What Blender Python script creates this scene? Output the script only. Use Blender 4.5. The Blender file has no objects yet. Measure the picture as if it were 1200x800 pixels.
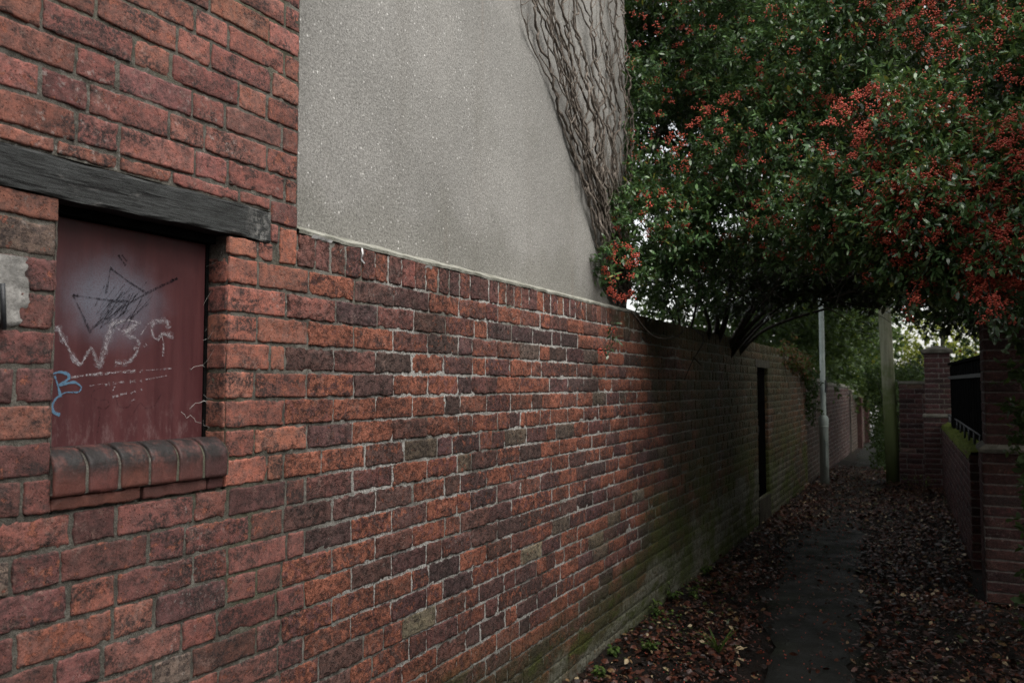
import bpy, math, random
import numpy as np
from mathutils import Vector
random.seed(7)
rng = np.random.default_rng(11)
S = bpy.context.scene
COL = S.collection
# ------------------------------------------------------------------ camera
TH, PT, F = math.radians(27.76), math.radians(3.13), 933.0
CAMZ = 1.60
camd = bpy.data.cameras.new('camera'); cam = bpy.data.objects.new('camera', camd); COL.objects.link(cam)
cam.location = (0, 0, CAMZ); cam.rotation_euler = (math.pi/2 + PT, 0, TH)
camd.sensor_width = 36; camd.lens = 28.0; camd.clip_start = .05; camd.clip_end = 600
camd.dof.use_dof = True; camd.dof.focus_distance = 3.0; camd.dof.aperture_fstop = 4.5
S.camera = cam
_R = np.array([math.cos(TH), math.sin(TH), 0])
_Fw = np.array([-math.sin(TH)*math.cos(PT), math.cos(TH)*math.cos(PT), math.sin(PT)])
_U = np.cross(_R, _Fw)
C0 = np.array([0, 0, CAMZ])
def ray(px, py): return _Fw + (px-600)/F*_R - (py-400)/F*_U
def at(px, py, d): return C0 + ray(px, py)*d                       # a point seen at that place, d metres deep
def onx(px, py, X):
    r = ray(px, py); return C0 + r*(X/r[0])
def onz(px, py, Z=0.0):
    r = ray(px, py); return C0 + r*((Z-CAMZ)/r[2])
def sstep(x, a, b):
    t = np.clip((x-a)/(b-a), 0, 1); return t*t*(3-2*t)
# ------------------------------------------------------------------ noise
def _h(i, j, k, s):
    n = (i.astype(np.int64)*374761393 + j.astype(np.int64)*668265263 + k.astype(np.int64)*2147483647 + s*974634777)
    n = (n ^ (n >> 13))*1274126177
    n = n ^ (n >> 16)
    return ((n & 0xffff).astype(np.float64)/32767.5) - 1
def vn(p, s=0):
    p = np.asarray(p, float); f = np.floor(p); t = p-f; t = t*t*(3-2*t); i = f.astype(np.int64)
    r = 0
    for a in (0, 1):
        for b in (0, 1):
            for c in (0, 1):
                w = (t[:, 0] if a else 1-t[:, 0])*(t[:, 1] if b else 1-t[:, 1])*(t[:, 2] if c else 1-t[:, 2])
                r = r + w*_h(i[:, 0]+a, i[:, 1]+b, i[:, 2]+c, s)
    return r
# ------------------------------------------------------------------ mesh helpers
class MB:
    """collects vertices / faces / material slots / colours of ONE mesh"""
    def __init__(s): s.v = []; s.f = []; s.c = []; s.n = 0
    def add(s, v, faces, mat=0, col=None, smooth=False):
        v = np.asarray(v, float).reshape(-1, 3)
        if not isinstance(faces, list): faces = [faces]
        for f in faces:
            f = np.asarray(f, np.int64)
            if f.size: s.f.append((f+s.n, mat, smooth))
        if col is None: col = (1, 1, 1, 1)
        c = np.asarray(col, float)
        if c.ndim == 1: c = np.tile(c, (len(v), 1))
        s.v.append(v); s.c.append(c); s.n += len(v)
    def box(s, a, b, mat=0, col=None):
        (x0, y0, z0), (x1, y1, z1) = a, b
        v = [(x0,y0,z0),(x1,y0,z0),(x1,y1,z0),(x0,y1,z0),(x0,y0,z1),(x1,y0,z1),(x1,y1,z1),(x0,y1,z1)]
        s.add(v, np.array([(3,2,1,0),(4,5,6,7),(0,1,5,4),(1,2,6,5),(2,3,7,6),(3,0,4,7)]), mat, col)
    def hull8(s, v, mat=0, col=None):
        s.add(v, np.array([(3,2,1,0),(4,5,6,7),(0,1,5,4),(1,2,6,5),(2,3,7,6),(3,0,4,7)]), mat, col)
    def tube(s, pts, rad, sides=6, mat=0, col=None, cap=True):
        P = np.asarray(pts, float); n = len(P); R = np.broadcast_to(np.asarray(rad, float), (n,))
        T = np.gradient(P, axis=0); T /= np.linalg.norm(T, axis=1)[:, None]+1e-12
        ref = np.array([.31, .17, .93]) if abs(T[:, 2]).mean() < .8 else np.array([.93, .2, .1])
        A = np.cross(T, ref); A /= np.linalg.norm(A, axis=1)[:, None]+1e-12
        B = np.cross(T, A)
        a = np.arange(sides)*2*math.pi/sides
        V = P[:, None]+R[:, None, None]*(np.cos(a)[None, :, None]*A[:, None]+np.sin(a)[None, :, None]*B[:, None])
        i = np.arange(n-1)[:, None]*sides; j = np.arange(sides)[None]; k = (j+1) % sides
        q = np.stack([i+j, i+k, i+sides+k, i+sides+j], -1).reshape(-1, 4)
        fs = [q]
        if cap: fs += [np.arange(sides)[None, ::-1], (np.arange(sides)+(n-1)*sides)[None]]
        s.add(V.reshape(-1, 3), fs, mat, col, True)
    def build(s, name, mats, parent=None, loc=None):
        me = bpy.data.meshes.new(name)
        V = np.concatenate(s.v); Cc = np.concatenate(s.c)
        if loc is not None: V = V-np.asarray(loc)
        me.vertices.add(len(V)); me.vertices.foreach_set('co', V.ravel().astype(np.float32))
        lens = np.concatenate([np.full(len(f), f.shape[1]) for f, m, k in s.f])
        idx = np.concatenate([f.ravel() for f, m, k in s.f])
        mi = np.concatenate([np.full(len(f), m) for f, m, k in s.f]); sm = np.concatenate([np.full(len(f), k) for f, m, k in s.f])
        me.loops.add(len(idx)); me.loops.foreach_set('vertex_index', idx.astype(np.int32))
        me.polygons.add(len(lens)); st = np.concatenate([[0], np.cumsum(lens)[:-1]])
        me.polygons.foreach_set('loop_start', st.astype(np.int32)); me.polygons.foreach_set('loop_total', lens.astype(np.int32))
        me.polygons.foreach_set('material_index', mi.astype(np.int32)); me.polygons.foreach_set('use_smooth', sm.astype(bool))
        at_ = me.color_attributes.new('col', 'FLOAT_COLOR', 'POINT'); at_.data.foreach_set('color', Cc.astype(np.float32).ravel())
        me.update(calc_edges=True); me.validate()
        for m in (mats if isinstance(mats, (list, tuple)) else [mats]): me.materials.append(m)
        o = bpy.data.objects.new(name, me); COL.objects.link(o)
        if parent is not None: o.parent = parent
        if loc is not None: o.location = loc
        return o
def tag(o, label=None, cat=None, group=None, kind=None):
    if label: o['label'] = label
    if cat: o['category'] = cat
    if group: o['group'] = group
    if kind: o['kind'] = kind
    return o
def thing(name, label, cat, group=None):
    o = bpy.data.objects.new(name, None); COL.objects.link(o); o.empty_display_size = .1
    return tag(o, label, cat, group)
# every Empty stays at the origin until rebase() moves it to the base of its thing without moving its parts
def rebase(o, loc):
    loc = Vector(loc)
    for c in o.children: c.location = Vector(c.location)-loc
    o.location = loc
# ------------------------------------------------------------------ node helpers
class NT:
    def __init__(s, name):
        s.m = bpy.data.materials.new(name); s.m.use_nodes = True; s.t = s.m.node_tree; s.t.nodes.clear()
        s.out = s.t.nodes.new('ShaderNodeOutputMaterial'); s.b = s.t.nodes.new('ShaderNodeBsdfPrincipled')
        s.t.links.new(s.b.outputs[0], s.out.inputs[0]); s._pos = None
    def new(s, t): return s.t.nodes.new('ShaderNode'+t)
    def put(s, sock, v):
        if hasattr(v, 'is_linked') or hasattr(v, 'links'): s.t.links.new(v, sock)
        elif isinstance(v, (tuple, list)):
            sock.default_value = tuple(v) if len(sock.default_value) == len(v) else tuple(v)+(1,)
        else: sock.default_value = v
    def pos(s):
        if s._pos is None: s._pos = s.new('NewGeometry').outputs['Position']
        return s._pos
    def xyz(s):
        n = s.new('SeparateXYZ'); s.put(n.inputs[0], s.pos()); return n.outputs
    def scaled(s, v, off=(0, 0, 0)):
        n = s.new('Mapping'); s.put(n.inputs[0], s.pos()); n.inputs['Scale'].default_value = v; n.inputs['Location'].default_value = off; return n.outputs[0]
    def noise(s, scale, detail=4, rough=.6, vec=None, dist=0):
        n = s.new('TexNoise'); s.put(n.inputs['Vector'], vec or s.pos()); n.inputs['Scale'].default_value = scale
        n.inputs['Detail'].default_value = detail; n.inputs['Roughness'].default_value = rough; n.inputs['Distortion'].default_value = dist
        return n.outputs['Fac']
    def voro(s, scale, vec=None, feat='F1', out='Distance'):
        n = s.new('TexVoronoi'); n.feature = feat; s.put(n.inputs['Vector'], vec or s.pos()); n.inputs['Scale'].default_value = scale; return n.outputs[out]
    def ma(s, op, a, b=0.0, clamp=False):
        n = s.new('Math'); n.operation = op; s.put(n.inputs[0], a); s.put(n.inputs[1], b); n.use_clamp = clamp; return n.outputs[0]
    def mr(s, v, a, b, c=0.0, d=1.0, smooth=True):
        n = s.new('MapRange'); n.interpolation_type = 'SMOOTHSTEP' if smooth else 'LINEAR'
        s.put(n.inputs[0], v); s.put(n.inputs[1], a); s.put(n.inputs[2], b); s.put(n.inputs[3], c); s.put(n.inputs[4], d); return n.outputs[0]
    def mix(s, f, a, b, blend='MIX'):
        n = s.new('Mix'); n.data_type = 'RGBA'; n.blend_type = blend; s.put(n.inputs[0], f); s.put(n.inputs[6], a); s.put(n.inputs[7], b); return n.outputs[2]
    def attr(s, name='col'):
        n = s.new('Attribute'); n.attribute_name = name; return n.outputs['Color'], n.outputs['Alpha']
    def hsv(s, c, h=.5, sat=1., v=1.):
        n = s.new('HueSaturation'); s.put(n.inputs['Color'], c); s.put(n.inputs['Hue'], h); s.put(n.inputs['Saturation'], sat); s.put(n.inputs['Value'], v); return n.outputs[0]
    def bump(s, h, strength=.5, dist=.002, prev=None):
        n = s.new('Bump'); s.put(n.inputs['Height'], h); n.inputs['Strength'].default_value = strength; n.inputs['Distance'].default_value = dist
        if prev is not None: s.put(n.inputs['Normal'], prev)
        return n.outputs[0]
    def fin(s, col=None, rough=.8, normal=None, spec=.3, **kw):
        if col is not None: s.put(s.b.inputs['Base Color'], col)
        s.put(s.b.inputs['Roughness'], rough); s.put(s.b.inputs['Specular IOR Level'], spec)
        if normal is not None: s.put(s.b.inputs['Normal'], normal)
        for k, v in kw.items(): s.put(s.b.inputs[k.replace('_', ' ')], v)
        return s.m
# ------------------------------------------------------------------ materials
def wall_stains(n, base, mode, mortar):
    """dirt with shapes of its own: algae, old limewash at the foot, salts"""
    X, Y, Z = n.xyz()
    if mode == 'garden':
        nz = n.noise(1.3, 5, .65)
        a = n.ma('ADD', n.mr(Z, .75, .05), n.mr(Y, 4.2, 7.2, 0, 1.0))
        a = n.ma('ADD', a, n.ma('MULTIPLY', n.mr(Y, 3.2, 5.5), n.mr(Z, 1.7, 2.1, 0, .5)))
        a = n.mr(n.ma('ADD', n.ma('MULTIPLY', nz, 1.5), n.ma('MULTIPLY', a, .75)), .85, 1.5, 0, .78)
        alg = n.mix(n.noise(14, 4), (.026, .031, .010), (.074, .078, .028))
        a = n.ma('MULTIPLY', a, n.mr(Y, 10.5, 15, 1, .35)); base = n.mix(a, base, alg)
        # pale limewash / old render skin along the foot
        top = n.mr(Y, 2.6, 8.0, -.05, .62, False)
        h = n.ma('SUBTRACT', n.ma('ADD', top, n.ma('MULTIPLY', n.ma('SUBTRACT', n.noise(2.2, 6, .6), .5), .75)), Z)
        p = n.ma('MULTIPLY', n.mr(h, -.03, .09, 0, .8), n.mr(Y, 9.0, 13.5, 1, .08))
        p = n.ma('MULTIPLY', p, n.mr(n.noise(30, 5, .7), .34, .52))
        base = n.mix(p, base, n.mix(n.noise(9, 5), (.13, .13, .095), (.30, .30, .25)))
        # vivid moss in pockets
        g = n.ma('MULTIPLY', n.mr(n.noise(3.1, 5, .6, n.scaled((1, .6, 1.6))), .56, .64), n.mr(Z, .62, .2))
        base = n.mix(n.ma('MULTIPLY', g, n.mr(Y, 2.3, 3.2, 0, .75)), base, (.06, .075, .012))
        g2 = n.ma('MULTIPLY', n.mr(n.noise(2.3, 6, .65, n.scaled((1, .7, 1), (4, 4, 1))), .44, .60), n.ma('MULTIPLY', n.mr(Z, 1.25, .5), n.mr(Y, 4.3, 6.0, 0, .85))); base = n.mix(g2, base, (.070, .090, .018))
    # white salts, scattered flecks
    e = n.ma('MULTIPLY', n.mr(n.noise(2.4, 4, .6), .5, .68), n.mr(n.noise(55, 5, .75), .56, .68))
    if mode == 'garden': e = n.ma('MULTIPLY', n.ma('MULTIPLY', e, n.mr(Y, 5.5, 3.6, .1, 1)), n.mr(Y, 1.95, 2.5, .3, 1))
    base = n.mix(n.ma('MULTIPLY', e, .6 if mortar else .35), base, (.55, .53, .50))
    return base
def brick_material(name, mode, core=(.42, .125, .055), soot=.6, spall=1.0, rough_bump=1.0):
    n = NT(name); c, al = n.attr()
    fine = n.noise(75, 8, .75)
    med = n.noise(30, 10, .74)
    crev = n.noise(48, 10, .8, n.scaled((1, .8, 1.25), (7, 1, 3)), .6)
    # the fired skin is worn off in ragged patches that show the brighter body
    thr = n.ma('SUBTRACT', .645, n.ma('MULTIPLY', al, .22*spall))
    w = n.mr(med, thr, n.ma('ADD', thr, .025))
    body = n.mix(n.mr(n.noise(160, 5, .7), .35, .65), tuple(x*.66 for x in core), tuple(min(1, x*1.18) for x in core))
    skin = n.mix(n.mr(n.noise(40, 8, .75, n.scaled((1, 1, 1), (2, 8, 5))), .40, .60), n.hsv(c, .5, .85, .72), n.hsv(c, .5, 1., 1.2))
    col = n.mix(w, skin, body)
    # soot in speckled patches
    sb = n.mr(n.noise(11, 7, .72, n.scaled((1, .6, 1), (5, 5, 5))), .47, .57)
    ss = n.mr(n.noise(95, 7, .8), .40, .56)
    col = n.mix(n.ma('MULTIPLY', n.ma('MULTIPLY', sb, ss), soot), col, (.040, .031, .030))
    # grime in crevices, darkened to paint relief shade into the colour; dust in patches
    col = n.mix(n.mr(crev, .44, .38, 0, .32 if mode == 'building' else .62), col, (.024, .016, .015))
    col = n.mix(n.mr(n.ma('ADD', n.ma('MULTIPLY', n.noise(120, 6, .8, n.scaled((1, 1, 1), (3, 1, 7))), .5), n.ma('MULTIPLY', n.noise(15, 5, .7, n.scaled((1, 1, 1), (9, 2, 1))), .5)), .545, .62, 0, .5), col, (.27, .175, .145))
    col = n.hsv(col, .5, 1., n.mr(n.noise(4, 3), .3, .7, .86, 1.14))
    pit = n.voro(95); pits = n.mr(pit, .10, .20)
    col = n.mix(n.ma('MULTIPLY', n.ma('SUBTRACT', 1.0, pits), .8), col, (.016, .012, .011))  # pits darkened in the colour too, standing in for their shade
    grit = n.noise(260, 5, .75); col = n.hsv(col, .498, .93, n.mr(grit, .30, .70, .66, 1.30))
    col = wall_stains(n, col, mode, False)
    hgt = n.ma('ADD', n.ma('MULTIPLY', fine, .5), n.ma('ADD', n.ma('MULTIPLY', grit, .25), n.ma('MULTIPLY', pits, .3)))
    hgt = n.ma('ADD', n.ma('SUBTRACT', hgt, n.ma('MULTIPLY', w, .25)), n.ma('MULTIPLY', n.mr(crev, .36, .50), .3 if mode == 'building' else .6))
    return n.fin(col, .86, n.bump(hgt, 1., .0050*rough_bump), .25)
def mortar_material(name, mode, a=(.105, .098, .085), b=(.25, .235, .21)):
    n = NT(name)
    X, Y, Z = n.xyz()
    f = n.mr(n.noise(18, 6, .7), .38, .66)
    col = n.mix(f, a, b)
    if mode == 'garden': col = n.mix(n.ma('MULTIPLY', n.ma('MULTIPLY', n.mr(n.noise(3.0, 4), .34, .54), n.mr(n.noise(120, 5, .75), .40, .54)), n.mr(Y, 1.95, 2.4, .1, 1.)), col, (.56, .55, .53))
    col = n.mix(n.mr(n.noise(110, 4, .7), .58, .74), col, (.05, .045, .04))
    col = n.hsv(col, .5, 1., n.mr(n.noise(330, 3), .25, .75, .65, 1.35))
    gr = n.mr(n.noise(2.1, 4), .5, .7, 0, .45); col = n.mix(gr, col, (.10, .105, .055))
    col = wall_stains(n, col, mode, True)
    h = n.ma('ADD', n.noise(90, 7, .75), n.ma('MULTIPLY', n.noise(350, 3), .4))
    return n.fin(col, .95, n.bump(h, 1., .006), .15)
M = {}
M['brick_building'] = brick_material('building brick', 'building', (.32, .108, .064), .95, .7, .6)
M['mortar_building'] = mortar_material('building mortar', 'building', (.085, .079, .068), (.18, .17, .148))
M['brick_garden'] = brick_material('garden wall brick', 'garden', (.345, .115, .064), .75, 1.0, 1.4)
M['mortar_garden'] = mortar_material('garden wall mortar', 'garden')
M['brick_pier'] = brick_material('pier brick', 'pier', (.20, .06, .042), .4, .45)
M['mortar_pier'] = mortar_material('pier mortar', 'pier', (.13, .115, .107), (.22, .20, .188))
def simple(name, a, b, sc=8, rough=.8, bump=.4, bd=.003, spec=.3, fine=150, **kw):
    n = NT(name); col = n.mix(n.mr(n.noise(sc, 6, .65), .35, .65), a, b)
    col = n.hsv(col, .5, 1., n.mr(n.noise(fine, 3), .25, .75, .78, 1.22))
    return n.fin(col, rough, n.bump(n.noise(fine*.6, 6, .7), bump, bd), spec, **kw)
def render_mat():
    n = NT('pebbled cement render'); X, Y, Z = n.xyz()
    col = n.mix(n.mr(n.noise(1.1, 5, .6), .3, .7), (.240, .236, .224), (.312, .306, .292))
    st = n.noise(1.0, 5, .6, n.scaled((1, 3.2, .35)))
    col = n.mix(n.mr(st, .50, .75, 0, .22), col, (.17, .155, .135))
    col = n.mix(n.mr(n.ma('ADD', n.noise(2.0, 5), n.mr(Z, 2.5, 2.1, 0, .35)), .58, .8, 0, .30), col, (.15, .148, .122))
    rust = n.mr(n.noise(1.7, 3, .5, n.scaled((1, 5, .25), (0, 3, 1))), .64, .74, 0, .16); col = n.mix(rust, col, (.22, .15, .11))
    sp = n.voro(58)
    sc_ = n.new('SeparateColor'); n.put(sc_.inputs[0], n.voro(58, None, 'F1', 'Color')); f = n.ma('MULTIPLY', n.mr(sp, n.ma('ADD', .22, n.ma('MULTIPLY', sc_.outputs[1], .17)), .13), n.mr(sc_.outputs[0], .60, .62))
    col = n.mix(n.ma('MULTIPLY', f, n.mr(Y, 4.6, 2.4, .18, .85)), col, (.74, .73, .71))
    g = n.noise(120, 6, .78); col = n.hsv(col, .5, 1., n.mr(g, .28, .72, .52, 1.46))
    dk = n.mr(n.noise(60, 4, .7), .58, .72, 0, .5); col = n.mix(dk, col, (.10, .095, .085))
    return n.fin(col, .95, n.bump(n.ma('ADD', g, n.noise(55, 5, .7)), .8, .005), .15)
M['render'] = render_mat()
M['cement'] = simple('cement', (.20, .20, .17), (.36, .36, .32), 12, .95, .9, .005, .15, 120)
M['patch'] = simple('smeared cement', (.20, .195, .185), (.34, .33, .315), 14, .95, .9, .006, .15, 90)
def timber_dark():
    n = NT('weathered black timber'); v = n.scaled((1, .06, 1)); g = n.noise(230, 8, .8, v)
    col = n.mix(n.mr(g, .35, .7), (.014, .015, .015), (.075, .080, .080))
    X, Y, Z = n.xyz()
    pw = n.ma('MULTIPLY', n.mr(Y, 1.66, 1.79), n.mr(n.noise(70, 6, .7), .42, .58)); pw = n.ma('MULTIPLY', pw, n.mr(n.noise(9, 3), .4, .6))
    col = n.mix(n.ma('MULTIPLY', pw, .9), col, (.45, .44, .42))
    rest = n.ma('MULTIPLY', n.mr(n.noise(20, 5, .7, n.scaled((1, .3, 1))), .60, .68), .45); col = n.mix(rest, col, (.20, .19, .185))
    cr = n.mr(n.noise(38, 6, .7, n.scaled((1, .03, 1), (2, 0, 0))), .59, .63)
    col = n.mix(cr, col, (.006, .006, .006))
    return n.fin(col, .7, n.bump(n.ma('SUBTRACT', g, cr), 1., .004), .3)
M['lintel'] = timber_dark()
def board_mat():
    n = NT('oxide red painted board'); X, Y, Z = n.xyz()
    g = n.noise(30, 6, .65, n.scaled((1, 1, .08)))
    col = n.mix(n.mr(g, .3, .7), (.060, .0175, .020), (.090, .026, .028))
    col = n.mix(n.mr(n.noise(6, 5, .7), .5, .8, 0, .4), col, (.13, .045, .047))
    # chalky wear along the foot
    ft = n.ma('MULTIPLY', n.mr(Z, 1.60, 1.46), n.mr(n.noise(40, 6, .8, n.scaled((1, 1, .4))), .48, .66)); col = n.mix(n.ma('MULTIPLY', ft, .4), col, (.24, .16, .16))
    # spray-paint cloud
    c = onx(133, 352, -1.850)
    dx = n.ma('MULTIPLY', n.ma('SUBTRACT', Y, float(c[1])), 1.0); dz = n.ma('MULTIPLY', n.ma('SUBTRACT', Z, float(c[2])), 1.25)
    d = n.ma('SQRT', n.ma('ADD', n.ma('MULTIPLY', dx, dx), n.ma('MULTIPLY', dz, dz)))
    d = n.ma('ADD', d, n.ma('MULTIPLY', n.ma('SUBTRACT', n.noise(14, 4), .5), .10))
    k = n.ma('MULTIPLY', n.mr(d, .20, .02), n.mr(n.noise(260, 3, .7), .3, .62, .5, 1)); col = n.mix(n.ma('MULTIPLY', k, .8), col, (.16, .185, .235))
    sc = n.noise(120, 4, .8, n.scaled((1, .5, 1)), 1.5); col = n.mix(n.mr(sc, .66, .75, 0, .25), col, (.03, .01, .01))
    return n.fin(col, n.mr(g, .3, .7, .42, .6), n.bump(n.ma('ADD', g, n.ma('MULTIPLY', n.noise(200, 4), .4)), .35, .002), .4)
M['board'] = board_mat()
def stroke_mat(name, colr, lo, hi, sc=190, strength=1.):
    n = NT(name); f = n.mr(n.noise(sc, 5, .75), lo, hi, 0, strength)
    t = n.new('BsdfTransparent'); mx = n.new('MixShader'); n.put(mx.inputs[0], f); n.t.links.new(t.outputs[0], mx.inputs[1]); n.t.links.new(n.b.outputs[0], mx.inputs[2])
    n.t.links.new(mx.outputs[0], n.out.inputs[0]); return n.fin(colr, .9, None, .1)
M['chalk'] = stroke_mat('white chalk stroke', (.50, .47, .50), .38, .70, 150, .68)
M['smudge'] = stroke_mat('smudged chalk dust', (.42, .40, .44), .40, .75, 90, .5)
M['blue'] = stroke_mat('blue pen stroke', (.12, .22, .33), .20, .5, 150, .9)
M['black'] = stroke_mat('black pen stroke', (.018, .016, .022), .36, .62, 210, .75)
M['faint'] = stroke_mat('faint dark stroke', (.03, .016, .02), .40, .7, 180, .5)
M['bark'] = simple('dark bark', (.018, .014, .011), (.050, .041, .032), 30, .9, .8, .006)
M['twig'] = simple('grey dead stem', (.060, .049, .040), (.20, .170, .145), 30, .9, .9, .004)
def leaf_mat(name, rough=.38, trans=.25, spec=.5, tint=1.6):
    n = NT(name); c, a = n.attr(); col = n.hsv(c, .5, 1., n.mr(n.noise(60, 3), .3, .7, .8, 1.2))
    tr = n.new('BsdfTranslucent'); n.put(tr.inputs[0], n.mix(.5, n.hsv(c, .48, 1.1, tint), (.09, .13, .02)))
    mx = n.new('MixShader'); mx.inputs[0].default_value = trans
    n.t.links.new(n.b.outputs[0], mx.inputs[1]); n.t.links.new(tr.outputs[0], mx.inputs[2]); n.t.links.new(mx.outputs[0], n.out.inputs[0])
    return n.fin(col, rough, None, spec)
M['leaf'] = leaf_mat('glossy evergreen leaf', .30, .22, .6)
M['leaf_soft'] = leaf_mat('soft tree leaf', .55, .4, .3)
def berry_mat():
    n = NT('red berry'); c, a = n.attr(); return n.fin(c, .35, None, .5)
M['berry'] = berry_mat()
def dead_leaf_mat():
    n = NT('fallen leaf'); c, a = n.attr(); col = n.hsv(c, .5, 1., n.mr(n.noise(90, 4), .3, .7, .6, 1.35)); return n.fin(col, .42, n.bump(n.noise(120, 4), .4, .002), .5)
M['dead'] = dead_leaf_mat()
def soil_mat():
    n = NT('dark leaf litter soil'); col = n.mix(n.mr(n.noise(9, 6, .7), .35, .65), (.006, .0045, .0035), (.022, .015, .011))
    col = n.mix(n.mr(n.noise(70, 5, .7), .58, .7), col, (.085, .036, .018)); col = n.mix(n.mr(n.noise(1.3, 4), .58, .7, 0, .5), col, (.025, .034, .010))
    return n.fin(col, .85, n.bump(n.noise(55, 8, .75), 1., .025), .3)
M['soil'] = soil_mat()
def tar_mat():
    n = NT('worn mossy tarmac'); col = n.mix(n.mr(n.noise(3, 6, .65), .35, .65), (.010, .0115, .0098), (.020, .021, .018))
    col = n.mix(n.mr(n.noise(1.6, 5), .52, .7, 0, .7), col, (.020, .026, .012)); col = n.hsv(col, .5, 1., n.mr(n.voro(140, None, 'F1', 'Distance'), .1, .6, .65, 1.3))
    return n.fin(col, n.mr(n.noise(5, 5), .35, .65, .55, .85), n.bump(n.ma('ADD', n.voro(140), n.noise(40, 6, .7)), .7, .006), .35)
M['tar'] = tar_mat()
M['galv'] = simple('grey green painted steel', (.36, .42, .39), (.48, .54, .50), 5, .5, .15, .001, .4)
def pole_mat():
    n = NT('algae covered timber pole'); X, Y, Z = n.xyz(); g = n.noise(40, 6, .7, n.scaled((1, 1, .05)))
    col = n.mix(n.mr(g, .3, .7), (.18, .185, .125), (.32, .325, .235)); gr = n.mr(n.ma('ADD', n.noise(5, 5), n.mr(Z, 2.6, .2, 0, .45)), .48, .85, 0, .85)
    col = n.mix(gr, col, (.10, .135, .038)); return n.fin(col, .85, n.bump(g, .8, .006), .2)
M['pole'] = pole_mat()
M['stone'] = simple('weathered capstone', (.085, .08, .066), (.17, .16, .135), 9, .92, .9, .006, .2)
M['black_paint'] = simple('black painted timber', (.004, .004, .004), (.009, .009, .009), 14, .9, .4, .003, .0)
M['iron'] = simple('black iron', (.018, .020, .023), (.04, .043, .048), 30, .5, .4, .002, .5)
M['moss'] = simple('moss cushion', (.060, .080, .015), (.125, .145, .032), 25, .95, 1., .012, .1, 120)
M['tile'] = simple('dark roof tile', (.06, .045, .04), (.11, .075, .06), 6, .85, .6, .01)
M['slab'] = simple('stained concrete', (.13, .13, .105), (.22, .215, .18), 7, .95, .8, .006, .15)
M['dark_slab'] = simple('grimy concrete lintel', (.05, .047, .036), (.09, .082, .062), 9, .95, .8, .006, .15)
M['door'] = simple('black old door boards', (.003, .003, .003), (.007, .006, .006), 12, .95, .5, .004, .0)
M['pale'] = simple('pale painted wall', (.62, .62, .60), (.78, .78, .76), 3, .85, .2, .003)
M['web'] = simple('dusty cobweb', (.35, .34, .33), (.5, .49, .47), 60, .95, .1, .001, .1)
M['flake'] = simple('white peeling flake', (.62, .62, .62), (.80, .80, .80), 60, .8, .3, .002)
M['road'] = simple('far road tarmac', (.10, .10, .10), (.16, .16, .16), 4, .85, .4, .004)
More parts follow.
